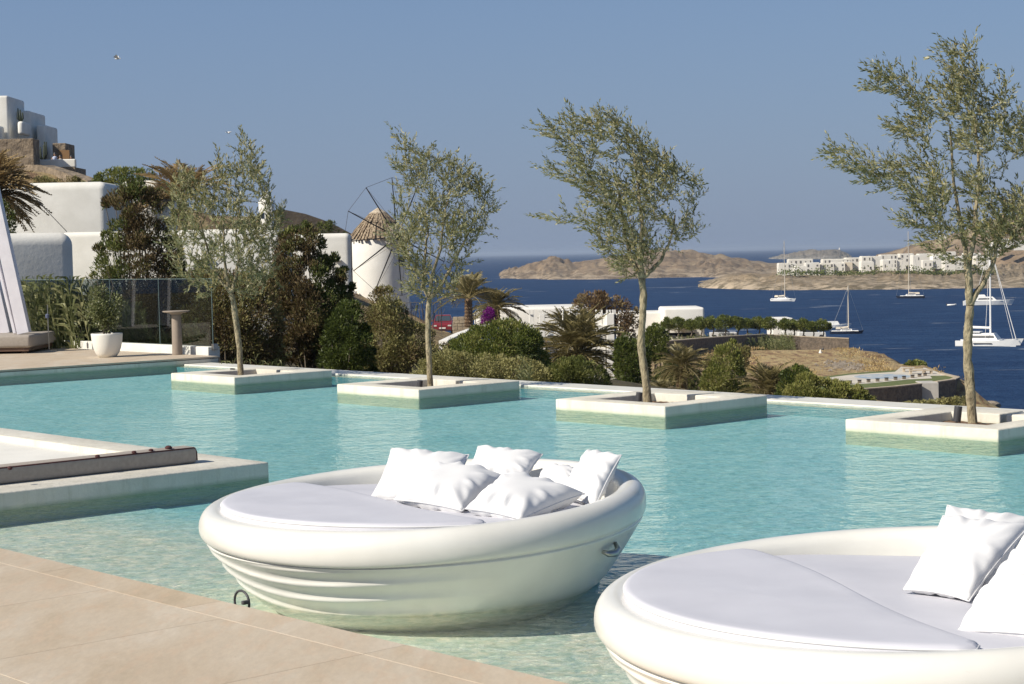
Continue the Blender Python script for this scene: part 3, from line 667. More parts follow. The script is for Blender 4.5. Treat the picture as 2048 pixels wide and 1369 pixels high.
def daybed(c, label, PH=AL):
    PH = math.radians(PH)
    t = thing('floating_daybed', label, 'daybed', (c[0], c[1], 0), 'round white floating daybeds moored in the pool')
    prof = [(.01,-.17),(.4,-.165),(.70,-.15),(.80,-.10),(.885,-.05)]
    nlow = 26
    for i in range(nlow+1):
        z = -.02+.285*i/nlow; r = .90+.262*(max(0,(z+.03))/.295)**.8; prof.append((r, z))
    prof += [(1.158,.270),(1.160,.275)]
    prof += [(1.168,.279),(1.178,.289),(1.187,.310),(1.19,.342),(1.186,.375),(1.172,.405),(1.148,.428),(1.118,.440),(1.085,.438),(1.055,.425),(1.035,.405),(1.02,.37),(1.0,.33),(.96,.30),(.5,.29),(.01,.29)]
    NA = 180; V = []; 
    for i, (r, z) in enumerate(prof):
        for k in range(NA):
            ph = 2*math.pi*k/NA; w = .5+.5*math.cos(ph-PH)
            left = .5-.5*math.cos(ph-PH)
            # folds on the low side, fading out towards the high end
            dphi = (math.degrees(ph)-222+180) % 360-180
            win = sst(105-abs(dphi), 0, 60) if dphi < 0 else sst(76-abs(dphi), 0, 52)
            rr, zz = r, z
            if -.03 < z < .277 and 4 <= i <= 4+nlow+3:
                wave = .026*math.sin(2.2*ph+1.0)+.016*math.sin(4.3*ph)
                f = ((.277-z+wave*(1 if z < .25 else 0))/.084) % 1.0
                rr += (-.024*math.sin(math.pi*(1-f)**.8)**1.2 + .003)*win*sst(.277-z, .0, .02)
            seam = .034*(.25+.75*win)
            if i in (4+nlow+2, 4+nlow+3): rr -= seam*.55
            if z > .268: zz += .012*math.sin(2.2*ph+1.0)*win*sst(.34-z, 0, .06)
            raise_ = .105*w**1.3*sst(z, .0, .30)
            if i > len(prof)-6: raise_ = 0
            ov = .015*w*sst(z,.1,.3)+(.015*w*(1-win)*sst(z,-.05,.2)*(1-sst(z,.255,.32)))
            V.append((c[0]+(rr+ov)*math.cos(ph), c[1]+(rr+ov)*math.sin(ph), zz+raise_))
    F = []
    for i in range(len(prof)-1):
        for k in range(NA):
            k2 = (k+1) % NA; F.append((i*NA+k, i*NA+k2, (i+1)*NA+k2, (i+1)*NA+k))
    mb = MB(); mb.v = V; mb.f = F; h = mb.build('hull', M_hull, t, smooth=True)
    sub = h.modifiers.new('sub', 'SUBSURF'); sub.levels = 1; sub.render_levels = 1
    # cushions: disc heightfields split by an s-shaped seam
    bx, by = math.cos(PH), math.sin(PH)
    def cushion(name, rlim, side, ztop, zbot):
        nr, na = 26, 120; rows = []
        cx_ = -.62 if side < 0 else .36      # a point inside the piece (along B)
        ring = []
        for k in range(na):
            ph = 2*math.pi*k/na; d = 0; lo, hi = 0.0, 2.4
            for _ in range(22):
                m_ = (lo+hi)/2; tt = cx_+m_*math.cos(ph); uu = m_*math.sin(ph)
                seamt = -.22+.05*math.sin(uu*2.6)
                ok = ((tt+.045)**2+uu*uu < rlim*rlim) and ((tt < seamt-.004) if side < 0 else (tt > seamt+.004))
                if ok: lo = m_
                else: hi = m_
            ring.append(lo)
        V = []; fr = [(0,0),(.3,0),(.6,0),(.85,0),(.95,.0),(.978,-.002),(.990,-.007),(.998,-.016),(1.0,-.03)]
        for s, dz in fr:
            for k in range(na):
                ph = 2*math.pi*k/na; m_ = max(ring[k]*s, .0001*(k+1)/na); tt = cx_+m_*math.cos(ph); uu = m_*math.sin(ph)
                z = ztop(tt, uu) + dz + .003*math.sin(tt*7+uu*5)*(1 if s < .9 else 0)
                V.append((c[0]+tt*bx-uu*by, c[1]+tt*by+uu*bx, z))
        for k in range(na):
            p = V[(len(fr)-1)*na+k]; V.append((p[0], p[1], zbot))
        F = []
        for i in range(len(fr)):
            for k in range(na):
                k2 = (k+1) % na; F.append((i*na+k, (i+1)*na+k, (i+1)*na+k2, i*na+k2))
        mb = MB(); mb.v = V; mb.f = F; o_ = mb.build(name, M_matt, t, smooth=True)
        MB().tube([V[7*na+(k % na)] for k in range(na+1)], .0045, 5, cap=False).build('piping', M_cloth, o_, smooth=True); return o_
    cushion('foot_cushion', 1.03, -1, lambda a, b: .476-.012*sst(a, -1, -.1), .30)
    cushion('seat_cushion', .98, 1, lambda a, b: .432-.02*sst(a, -.2, .4), .30)
    # cleat handle on the outer side
    ph = math.radians(-33); nrm = Vector((math.cos(ph), math.sin(ph), 0)); tg = Vector((-nrm.y, nrm.x, 0))
    p0 = Vector((c[0], c[1], .25))+nrm*1.150
    hd = MB().tube([p0-tg*.065+nrm*.0+Vector((0,0,.004)), p0-tg*.055+nrm*.03-Vector((0,0,.006)), p0+nrm*.036-Vector((0,0,.012)), p0+tg*.045+nrm*.03+Vector((0,0,.0)), p0+tg*.062+nrm*.004+Vector((0,0,.03))], [.010,.016,.019,.016,.010], 10)
    hd.build('cleat_handle', M_metal, t, smooth=True)
    return t
daybed((-.50, 9.37), 'round white floating daybed at the centre, with a heap of six white pillows', 36)
daybed((1.48, 6.60), 'round white floating daybed at the lower right, cut by the frame, nearest the camera', 16)
def pillow(label, c, th, seed):
    """c: corners bl, br, tr, tl (world)"""
    bl, br, tr_, tl = c; n = 34; nrm = ((br-bl).cross(tl-bl)).normalized(); rg = random.Random(seed)
    cen = (bl+br+tr_+tl)/4; t = thing('pillow', label, 'pillow', cen, 'white pillows on the daybeds')
    ph = [rg.uniform(0, 6.28) for _ in range(8)]; V = []; idx = {}
    for side in (1, -1):
        for i in range(n+1):
            for j in range(n+1):
                edge = i in (0,n) or j in (0,n)
                if side < 0 and edge: idx[(side,i,j)] = idx[(1,i,j)]; continue
                u, v = i/n*2-1, j/n*2-1
                su = u*(1-.075*(1-v*v)**1.0); sv = v*(1-.075*(1-u*u)**1.0)
                a_, b_ = (su+1)/2, (sv+1)/2
                p = bl.lerp(br, a_).lerp(tl.lerp(tr_, a_), b_)
                h = (max(0,(1-abs(u)**3.2))*max(0,(1-abs(v)**3.2)))**.5
                wr = 0
                e = max(abs(u), abs(v))
                wr += .16*math.sin(9*math.atan2(v,u)+ph[0]+2*e)*sst(e,.45,.9)*(1-sst(e,.93,1))
                wr += .11*math.sin(19*math.atan2(v,u)+ph[1]-3*e)*sst(e,.6,.9)*(1-sst(e,.95,1))
                wr += .05*math.sin(4*u+ph[2])*math.sin(3.3*v+ph[3])
                p = p + nrm*side*(th/2)*(h*(1+wr) + .012*(1 if not edge else 0))
                idx[(side,i,j)] = len(V); V.append(tuple(p))
    F = []
    for side in (1,-1):
        for i in range(n):
            for j in range(n):
                q = (idx[(side,i,j)], idx[(side,i+1,j)], idx[(side,i+1,j+1)], idx[(side,i,j+1)])
                F.append(q if side > 0 else q[::-1])
    mb = MB(); mb.v = V; mb.f = F; mb.build('pillowcase', M_cloth, t, smooth=True)
    # piping seam round the edge
    loop = []
    for i in range(n+1): loop.append(V[idx[(1,i,0)]])
    for j in range(1,n+1): loop.append(V[idx[(1,n,j)]])
    for i in range(n-1,-1,-1): loop.append(V[idx[(1,i,n)]])
    for j in range(n-1,-1,-1): loop.append(V[idx[(1,0,j)]])
    MB().tube(loop, .0035, 4, cap=False).build('seam', M_cloth, t, smooth=True)
    return t
PW = [
 ('large white pillow leaning at the left back of the central daybed', [(738,1000,9.45),(912,1008,9.35),(938,910,9.80),(783,897,9.88)], .13),
 ('white pillow lying low in front of the left leaning one on the central daybed', [(787,1000,9.08),(925,1022,8.90),(1012,955,9.35),(878,930,9.55)], .17),
 ('white pillow standing at the middle back of the central daybed', [(922,962,9.95),(1048,968,9.85),(1086,909,10.1),(956,893,10.2)], .13),
 ('plump white pillow lying foremost at the right front of the central daybed', [(930,1018,8.78),(1042,1040,8.62),(1170,988,9.05),(1012,948,9.25)], .16),
 ('white pillow standing on edge at the right end of the central daybed', [(1118,992,9.35),(1190,1016,8.97),(1243,911,9.35),(1178,900,9.80)], .12),
 ('white pillow half hidden behind the others at the back rim of the central daybed', [(1070,970,9.85),(1160,985,9.65),(1158,940,9.95),(1088,935,10.05)], .12),
 ('white pillow leaning towards the camera on the right daybed, front of the upright pair', [(1806,1180,6.60),(1938,1203,6.43),(2062,1050,6.80),(1886,1032,6.97)], .12),
 ('white pillow showing only its top edge behind the upright pillow of the right daybed', [(1845,1165,6.79),(1985,1190,6.66),(2070,1035,7.01),(1895,1011,7.11)], .12),
 ('white pillow lying foremost on the right daybed with a zip along its lower edge', [(1915,1262,5.93),(2100,1275,5.75),(2175,1135,6.19),(1955,1190,6.24)], .14),
 ('white pillow squeezed between the others at the right edge of the picture', [(1960,1190,6.35),(2120,1200,6.19),(2190,1075,6.57),(2035,1098,6.61)], .13)]
for k, (lab, cs, th) in enumerate(PW): pillow(lab, [at(*q) for q in cs], th, 40+k)
# mooring ring on the pool edge
p0 = pab(7.02, 4.60, .06); q0 = on(478, 1212, .10); a_q = q0.dot(A)
t = thing('mooring_ring', 'small dark metal mooring ring at the edge of the stone deck beside the central daybed', 'ring', pab(a_q, 4.62, .07))
c0 = pab(a_q, 4.62, .115)
MB().tube([c0 + A*(.062*math.cos(w))+Vector((0,0,.055*math.sin(w)))+B*.012 for w in [2*math.pi*i/20 for i in range(21)]], .006, 8, cap=False).build('ring', M_black, t, smooth=True)
MB().abox(a_q-.075, a_q-.055, 4.59, 4.63, .116, .135).build('bracket', M_black, t, bev=.004)
# ------------------------------------------------------------------ vegetation builders
M_jun = leafmat('juniper_leaf', [(0, (.09,.062,.03)), (.35, (.185,.135,.065)), (.5, (.13,.12,.04)), (.8, (.10,.14,.035)), (1, (.23,.23,.07))], .2, .7)
M_green = leafmat('shrub_leaf_green', [(0, (.05,.07,.018)), (.4, (.11,.14,.03)), (.8, (.20,.225,.05)), (1, (.32,.31,.10))], .3, .5)
M_mix = leafmat('shrub_leaf_mixed', [(0, (.11,.07,.035)), (.3, (.22,.17,.08)), (.6, (.22,.21,.07)), (1, (.42,.39,.17))], .3, .6)
M_bright = leafmat('hedge_leaf_bright', [(0, (.06,.08,.02)), (.5, (.16,.18,.05)), (1, (.32,.32,.11))], .35, .5)
M_dry = leafmat('dry_twig_leaf', [(0, (.12,.07,.035)), (.5, (.24,.16,.08)), (1, (.30,.25,.13))], .25, .8)
M_reed = leafmat('reed_leaf', [(0, (.07,.09,.03)), (.5, (.19,.21,.08)), (1, (.40,.38,.18))], .4, .5)
M_purple = leafmat('bougainvillea', [(0, (.10,.01,.12)), (.6, (.30,.02,.32)), (1, (.12,.14,.04))], .4, .6)
M_palm = leafmat('palm_leaflet', [(0, (.09,.08,.03)), (.5, (.21,.18,.075)), (1, (.42,.34,.17))], .3, .5)
def shrub(name, label, cat, poly, Y, thick, n, leaf, m, tint=(.5,.2), clumps=60, csz=.18, up=.5, twigs=14, group=None, seed=0, holes=0, trunk=True, wf=.35, tintf=None, wind=(0,0,0)):
    rg = np.random.default_rng(seed+100); poly = np.array(poly, float); x0, y0 = poly.min(0); x1, y1 = poly.max(0); C = np.zeros((0,2))
    while len(C) < clumps:
        c = rg.uniform((x0,y0), (x1,y1), (400,2)); c = c[inpoly(c[:,0], c[:,1], poly)]
        if holes: c = c[fbm(c[:,0], c[:,1], .03, 3, seed) > holes]
        C = np.concatenate([C, c])
    C = C[:clumps]; ed = edist(C[:,0], C[:,1], poly); px2m = Y/FPX; emax = max(ed.max(), 1)
    dome = thick*np.sqrt(np.clip(ed/emax, .02, 1)); q = rg.uniform(0,1,clumps)
    dep = np.where(q < .62, -dome*rg.uniform(.6,1,clumps), np.where(q < .82, dome*rg.uniform(-.5,.6,clumps), dome*rg.uniform(.5,1,clumps)))
    base = at((x0+x1)/2, y1, Y); gzv = min(base.z, gzf(base.x, base.y)+.0 if base.y > 24 else base.z)
    t = thing(name, label, cat, (base.x, base.y, gzv), group)
    cr = np.minimum(csz, ed*px2m*.9+csz*.35)*rg.uniform(.7,1.3,clumps)
    CW = np.array([tuple(at(c[0], c[1], Y+d)) for c, d in zip(C, dep)])
    k = rg.integers(0, clumps, n); u = rg.normal(size=(n,3)); u /= np.linalg.norm(u,axis=1,keepdims=True)
    r = cr[k]*rg.uniform(.25,1,n)**.5; P = CW[k]+u*r[:,None]
    mid = np.array(at((x0+x1)/2, (y0+y1)/2, Y)); outw = P-mid; outw /= np.linalg.norm(outw,axis=1,keepdims=True)+1e-9
    D = u*.6+outw*.3+np.array([0,0,up])+np.array(wind)+rg.normal(size=(n,3))*.35; D /= np.linalg.norm(D,axis=1,keepdims=True)
    ctint = rg.normal(tint[0], tint[1], clumps)
    if tintf: ctint = ctint + np.array([tintf(c[0], c[1]) for c in C])
    tn = np.clip(ctint[k]+rg.normal(0,.12,n), 0, 1); L = leaf*rg.uniform(.6,1.4,n)
    V, Q = leaves_np(P, D, L, L*wf, rng=rg)
    f = npmesh('foliage', V, Q, m, t, tint=np.repeat(tn,4)); tag(f, kind='stuff')
    mb = MB(); b0 = Vector((base.x, base.y, gzv-.1))
    if trunk:
        idx = rg.choice(clumps, min(twigs, clumps), replace=False)
        for j in idx:
            e = Vector(CW[j]); s = b0 + Vector((rg.uniform(-.12,.12)*(x1-x0)*px2m, rg.uniform(-.1,.1), 0))
            m1 = s.lerp(e, .5)+Vector((rg.uniform(-.1,.1),rg.uniform(-.1,.1),rg.uniform(-.05,.1)))*(e-s).length*.6
            mb.tube([s, m1, e], [px2m*2.2, px2m*1.5, px2m*.7], 4, cap=False)
        o = mb.build('stems', M_bark_far, t); tag(o, kind='stuff')
    return t
# palm
def frond_mesh(seed, mat=None):
    rg = np.random.default_rng(seed); n = 24; tt = np.linspace(0,1,14)
    cx = tt; cz = .34*tt-.62*tt**2
    mb = MB().tube([(x,0,z) for x, z in zip(cx,cz)], [.014*(1-.8*t)+.002 for t in tt], 4, cap=False)
    V = [list(v) for v in mb.v]; F = [tuple(f) for f in mb.f]; T = [.75]*len(V)
    for i in range(n):
        t = .16+.84*(i+.5)/n; x = t; z = .34*t-.62*t*t; sl = math.atan(.34-1.24*t)
        ln = .30*(math.sin(min(1,(t-.05)*1.25)*math.pi)**.6)*rg.uniform(.85,1.1)+.05
        for sgn in (1,-1):
            fw = rg.uniform(.55,.75); d = np.array([fw*math.cos(sl), sgn*.75, fw*math.sin(sl)+.28+rg.normal(0,.08)]); d /= np.linalg.norm(d)
            tip = np.array([x,0,z])+d*ln+np.array([0,0,-.06*ln/.3]); m1 = np.array([x,0,z])+d*ln*.45; w = .020
            b = len(V); V += [[x-w,0,z],[m1[0]+w*1.1,m1[1],m1[2]],list(tip),[m1[0]-w*1.1,m1[1],m1[2]]]; F.append((b,b+1,b+2,b+3)); T += [float(np.clip(rg.normal(.45,.2),0,1))]*4
    me = bpy.data.meshes.new('frond'); me.from_pydata([tuple(v) for v in V], [], F); a = me.attributes.new('tint','FLOAT','POINT'); a.data.foreach_set('value', T); me.materials.append(mat or M_palm); return me
FR = [frond_mesh(s) for s in range(4)]
M_palm_dry = leafmat('dry_palm_leaflet', [(0, (.20,.13,.06)), (.5, (.36,.26,.12)), (1, (.52,.40,.20))], .35, .7)
FRD = [frond_mesh(s, M_palm_dry) for s in range(4)]
def palm(label, cpx, cpy, Y, L, n, bpy_y, tr=.22, seed=0, group='date palms in the gardens', emin=-25, emax=78, windx=0, sweep=None, dry=False):
    rg = random.Random(seed+5); c = at(cpx, cpy, Y); bs = at(cpx+rg.uniform(-2,2), bpy_y, Y)
    t = thing('palm_tree', label, 'palm tree', bs, group)
    k = 9; rr = []; pts = []
    H = (c-bs).length
    m = max(5, int(H/.12)); mb = MB(); prof = []
    for i in range(m+1):
        s = i/m; prof.append((tr*(1.0-.1*s)*(1.12 if i % 2 else .92), H*s))
    prof.append((tr*.6, H+.12)); mb.lathe(prof, bs, 12); mb.build('trunk', simple('palm_trunk', (.26,.17,.10), .95, (.12,.08,.05), 6, 12, .8, .05) if 'palm_trunk' not in bpy.data.materials else bpy.data.materials['palm_trunk'], t)
    for i in range(n):
        o = bpy.data.objects.new('frond', (FRD if dry else FR)[i % 4]); COL.objects.link(o); o.parent = t
        s = (i+.5)/n; el = emax-(emax-emin)*s**.8+rg.uniform(-6,6); az = i*137.5+rg.uniform(-12,12)
        if sweep is not None and rg.random() < .5: az = sweep+rg.uniform(-50,50)
        az = math.radians(az); e = math.radians(el)
        R_ = Matrix.Rotation(az+windx*math.sin(az), 4, 'Z') @ Matrix.Rotation(-e, 4, 'Y') @ Matrix.Rotation(rg.uniform(-.3,.3), 4, 'X')
        sc = L*rg.uniform(.85,1.1)*(.82+.18*math.cos(e*1.0)); o.matrix_local = Matrix.Translation(c-bs+Vector((0,0,.05))) @ R_ @ Matrix.Diagonal((sc, sc, sc, 1))
    return t
def blades(name, label, cat, poly_base, Y0, Y1, n, h, m, lean=(-.2,0), seed=0, w=.02, group=None, zb=None, arch=.5, plume=False):
    """reeds / grass: long arched blades on stems"""
    rg = np.random.default_rng(seed+9); V = []; Q = []; T = []; x0, x1 = poly_base[0], poly_base[1]
    Yc = (Y0+Y1)/2; b = at((x0+x1)/2, 700, Yc); zz = zb if zb is not None else gzf(b.x, b.y)
    for i in range(n):
        px = rg.uniform(x0, x1); Y = rg.uniform(Y0, Y1); s = at(px, 700, Y); s = np.array([s.x, s.y, zz]); hh = h*rg.uniform(.6,1.15); tn = rg.normal(.5,.2)
        top = s+np.array([lean[0]*hh+rg.normal(0,.08)*hh, rg.normal(0,.08)*hh, hh])
        nb = 9 if plume is False else 7
        st = len(V)
        for q, f in ((s,1),(top,.4)): V.append(q-np.array([w*.25*f,0,0])); V.append(q+np.array([w*.25*f,0,0]))
        Q.append((st,st+1,st+3,st+2)); T += [tn]*4
        for j in range(nb):
            u = .12+.86*j/nb; p = s+(top-s)*u; a = rg.uniform(0,6.28); L = hh*.34*rg.uniform(.6,1.1)*(1.1-.4*u)
            d = np.array([math.cos(a)*.5+lean[0]*1.4, math.sin(a)*.5, .75]); d /= np.linalg.norm(d); sd = np.cross(d, [0,1,.2]); sd /= np.linalg.norm(sd)
            m1 = p+d*L*.5; e = p+d*L*.75+np.array([lean[0]*L*.8+math.cos(a)*L*.25, 0, -arch*L*.3]); st = len(V)
            V += [p-sd*w*.3, m1-sd*w*.5, e, m1+sd*w*.5]; Q.append((st,st+1,st+2,st+3)); T += [float(tn+rg.normal(0,.15))]*4
    t = npmesh(name, np.array(V), np.array(Q), m, None, tint=np.clip(T,0,1), off=np.array([b.x,b.y,zz])); t.location = (b.x, b.y, zz)
    return tag(t, label, cat, group, 'stuff')

# ------------------------------------------------------------------ left terrace: kerb, glass, pot, column, daybed
kerb = thing('kerb_wall', 'low white kerb wall under the glass balustrade at the back of the far deck', 'wall', pab(26, 16.7, DZ))
MB().abox(25.86, 40, 16.56, 16.80, .05, .25).build('wall', M_stucco, kerb, bev=.012)
def glass_mat():
    m, nt, p, out = newmat('tinted_glass'); nt.nodes.remove(p)
    tr = nt.nodes.new('ShaderNodeBsdfTransparent'); tr.inputs[0].default_value = (.60,.64,.63,1)
    gl = nt.nodes.new('ShaderNodeBsdfGlossy'); gl.inputs['Roughness'].default_value = .01
    fr = nt.nodes.new('ShaderNodeLayerWeight'); fr.inputs[0].default_value = .5
    fq = mth(nt, 'MULTIPLY_ADD', mth(nt, 'POWER', fr.outputs['Facing'], 4.0), .9, .05)
    mx = nt.nodes.new('ShaderNodeMixShader'); nt.links.new(fq, mx.inputs[0]); nt.links.new(tr.outputs[0], mx.inputs[1]); nt.links.new(gl.outputs[0], mx.inputs[2])
    nt.links.new(mx.outputs[0], out.inputs[0]); return m
M_glass = glass_mat(); M_gedge = simple('glass_edge', (.16,.22,.21), .2)
bal = thing('glass_balustrade', 'frameless smoked glass balustrade on the white kerb behind the potted bush', 'balustrade', pab(30, 16.68, .25))
js = [25.88, 27.62, 29.36, 31.1, 32.84, 34.58]
for i in range(5):
    g_ = MB().abox(js[i]+.012, js[i+1]-.012, 16.675, 16.687, .25, 1.425).build('glass_panel', M_glass, bal)
    MB().abox(js[i]+.0125, js[i+1]-.0125, 16.6745, 16.6875, 1.4255, 1.433).build('polished_edge', M_gedge, g_)
    MB().abox(js[i]+.0015, js[i]+.0085, 16.6745, 16.6875, .2505, 1.424).build('polished_edge', M_gedge, g_)
MB().abox(25.80, 25.87, 16.63, 16.73, .20, .30).build('clamp', M_metal, bal, bev=.005)
# potted bush
pc = on(215, 714.5, DZ); pt = thing('potted_bush', 'leafy bush in a white rounded pot on the far deck in front of the glass', 'potted plant', (pc.x, pc.y, DZ))
pr = .27
MB().lathe([(.02,0),(.13,.0),(.155,.01),(.20,.07),(.235,.16),(.258,.27),(.268,.38),(.270,.405),(.262,.412),(.248,.405),(.245,.37),(.01,.36)], (pc.x,pc.y,DZ), 40).build('pot', simple('white_pot', (.76,.74,.68), .5, (.72,.70,.64), 3, 60, .12, .002), pt, smooth=True)
MB().lathe([(.01,0),(.24,.0),(.22,.012),(.01,.02)], (pc.x,pc.y,DZ+.365), 20).build('soil', M_soil, pt)
rg = np.random.default_rng(5); n = 5200; u = rg.normal(size=(n,3)); u /= np.linalg.norm(u,axis=1,keepdims=True); ks = rg.integers(0,26,n)
cc = rg.normal(size=(26,3)); cc /= np.linalg.norm(cc,axis=1,keepdims=True); cc = cc*rg.uniform(.35,1,(26,1))*np.array([.26,.24,.34])+np.array([pc.x-.02,pc.y,DZ+.80])
P = cc[ks]+u*.16*rg.uniform(.3,1,(n,1)); D = u+np.array([0,0,.4])+rg.normal(size=(n,3))*.3; D /= np.linalg.norm(D,axis=1,keepdims=True)
V, Q = leaves_np(P, D, .05*rg.uniform(.6,1.2,n), .026*rg.uniform(.7,1.2,n), rng=rg)
o = npmesh('foliage', V, Q, leafmat('glossy_bush_leaf', [(0,(.06,.075,.025)),(.5,(.17,.19,.07)),(.85,(.33,.34,.17)),(1,(.5,.5,.36))], .25, .4), pt, tint=np.repeat(np.clip(rg.normal(.5,.25,n),0,1),4)); tag(o, kind='stuff')
mb = MB()
for k in range(16):
    e = Vector(cc[k]); mb.tube([Vector((pc.x+rg.uniform(-.08,.08),pc.y,DZ+.37)), (Vector((pc.x,pc.y,DZ+.6))+e)/2, e], [.008,.006,.003], 4)
for k in range(7):
    x = pc.x+rg.uniform(-.26,.28); mb.tube([(pc.x+rg.uniform(-.05,.05),pc.y,DZ+.6),(x*.6+pc.x*.4,pc.y-.05,DZ+1.0),(x,pc.y-.05,DZ+1.2+rg.uniform(0,.22)),(x-.09,pc.y-.05,DZ+1.28+rg.uniform(0,.2))], [.005,.004,.004,.003], 4)
o = mb.build('stems', M_bark_far, pt); tag(o, kind='stuff')
# clay column with round top
qc = on(355, 710, DZ); ct = thing('column_table', 'tall clay-coloured column table with a flat round top beside the glass', 'table', (qc.x, qc.y, DZ))
MB().lathe([(.088,0),(.090,.01),(.086,.35),(.084,.68),(.083,.70)], (qc.x,qc.y,DZ), 28).build('column', M_terra, ct, smooth=True)
o = MB().lathe([(.083,.701),(.10,.708),(.11,.722),(.19,.738),(.232,.748),(.236,.760),(.232,.768),(.02,.770)], (qc.x-.0,qc.y,DZ), 36).build('round_top', M_terra, ct); autosmooth(o, 40)
# lamp pole
lc = on(98, 701, DZ); lt = thing('garden_torch', 'thin metal pole on a round base plate between the canopy bed and the potted bush', 'lamp', (lc.x, lc.y, DZ))
MB().lathe([(.02,0),(.15,.0),(.15,.012),(.02,.02)], (lc.x,lc.y,DZ), 24).build('base_plate', M_metal, lt)
MB().tube([(lc.x,lc.y,DZ+.01),(lc.x,lc.y,DZ+.86)], .009, 8).build('pole', M_metal, lt)
MB().lathe([(.012,0),(.035,.01),(.038,.07),(.012,.09)], (lc.x-.01,lc.y,DZ+.60), 12).build('lantern', simple('blue_grey_enamel', (.12,.14,.22), .4), lt)
# canopy bed at the left edge
bc = on(20, 708, DZ); cb = thing('canopy_bed', 'canopy daybed with slanted white posts and taupe cushion at the left edge', 'canopy bed', (bc.x, bc.y, DZ))
q = at(64, 700, bc.y); ex = q.x
o = MB().box(ex-1.9, ex, bc.y-.1, bc.y+1.9, DZ+.11, DZ+.34).build('mattress', M_taupe, cb, bev=.05, seg=4); autosmooth(o, 60)
MB().box(ex-1.86, ex-.05, bc.y-.05, bc.y+1.85, DZ+.045, DZ+.108).build('bed_frame', M_wood, cb)
for dx in (.12, 1.7):
    for dy in (.05, 1.7): MB().box(ex-dx-.07, ex-dx, bc.y+dy, bc.y+dy+.07, DZ, DZ+.044).build('foot', M_wood, cb)
def beam(p, q, w, d, name):
    p, q = Vector(p), Vector(q); ax = (q-p).normalized(); sx = Vector((1,0,0)); sx = (sx-ax*sx.dot(ax)).normalized(); sy = Vector((0,1,0))
    pts = [p+sx*i*w/2+sy*j*d/2 for i,j in ((-1,-1),(1,-1),(1,1),(-1,1))]+[q+sx*i*w/2+sy*j*d/2 for i,j in ((-1,-1),(1,-1),(1,1),(-1,1))]
    return MB().hexa(pts).build(name, M_beamw, cb, bev=.006)
yb = bc.y+.35
beam(at(49, 667, yb), at(-32, 300, yb), .22, .20, 'post'); beam(at(12, 667, yb+.9), at(-44, 420, yb+.9), .2, .2, 'post')
beam(at(31, 667, yb+.02), at(-38, 380, yb+.02), .05, .14, 'inner_strip')
beam(at(-30, 306, yb)+Vector((0,0,0)), at(-330, 306, yb), .14, .16, 'top_rail')

# ------------------------------------------------------------------ white houses on the left
def house(label, pL, pR, Yf, ytop, zb, depth, bev=.25, m=None, name='white_house', cat='house', ret=False, seg=4):
    a = at(pL, ytop, Yf); b = at(pR, ytop, Yf); zt = (a.z+b.z)/2
    t = thing(name, label, cat, ((a.x+b.x)/2, Yf+depth/2, zb))
    o = MB().box(a.x, b.x, Yf, Yf+depth, zb, zt).build('wall', m or M_plaster, t, bev=bev, seg=seg); autosmooth(o, 50)
    return (t, a.x, b.x, zt) if ret else t
house('long windowless white house wall behind the rounded outbuilding, upper left', -80, 213, 76, 366, -1, 5.5, .35)
house('white cubic house between the long wall and the palm, half behind the dark juniper', 234, 319, 84, 361, -1, 7, .45)
t, xa, xb, zt = house('low white garden wall house seen through the first olive tree', 120, 560, 66, 461, -2, 4, .2, ret=True)
MB().box(at(388,520,65.9).x, at(418,520,65.9).x, 65.95, 66.3, at(400,548,66).z, at(400,520,66).z).build('window', M_glass_dark, t)
MB().box(at(384,520,65.9).x, at(422,520,65.9).x, 65.85, 66.0, at(400,519,66).z, at(400,516,66).z).build('window_hood', M_plaster, t)
# rounded outbuilding in shade (aligned with the pool)
p = at(183, 470, 50); bl = thing('outbuilding', 'white outbuilding with big rounded corners in shade behind the reeds', 'building', (p.x-2, 50, -1))
zt = at(100, 466, 50).z
c0 = Vector((p.x-.5, p.y, 0)); dB = Vector((math.cos(math.radians(24)), math.sin(math.radians(24)), 0)); 
mb = MB(); w = 4.6; d = 3.0; dN = Vector((-dB.y, dB.x, 0)); pts = [c0-dB*w, c0, c0+dN*d, c0-dB*w+dN*d]
mb.hexa([(q.x,q.y,-1.5) for q in pts]+[(q.x,q.y,zt) for q in pts]); o = mb.build('wall', M_plaster, bl, bev=.36, seg=6); autosmooth(o, 60)
# long house with rounded parapet next to the windmill
t, xa, xb, zt = house('white house with rounded parapet touching the windmill on its left', 545, 700, 118, 468, -5, 1.6, .35, ret=True)
yy = 118; q = at(672, 521, yy)
MB().box(q.x-.15, q.x+.35, yy-.55, yy+.02, q.z-.04, q.z+.02).build('bracket_shelf', M_plaster, t)
MB().tube([(at(702,480,yy).x, yy-.03, zt-.3), (at(702,480,yy).x, yy-.03, -3)], .045, 6).build('drainpipe', M_black, t)
# chimney / dovecote with finial
t, xa, xb, zt = house('white dovecote chimney with small pyramid cap rising behind the first olive tree', 517, 544, 92, 408, 1, 1.0, .03, name='dovecote_chimney', cat='chimney', ret=True, seg=1)
cx = (xa+xb)/2; MB().lathe([(.42,0),(.46,.05),(.30,.30),(.08,.62),(.03,.68),(.05,.74),(.02,.84),(.008,1.1)], (cx, 92.5, zt), 8).build('cap', M_plaster, t)
for s in (-1,1): MB().box(cx+s*.17-.07, cx+s*.17+.07, 91.97, 92.05, zt-.75, zt-.45).build('opening', M_glass_dark, t)
MB().box(xa-.25, xb+.35, 91.9, 93.1, at(530,470,92).z-.9, at(530,462,92).z).build('base', M_plaster, t, bev=.15)
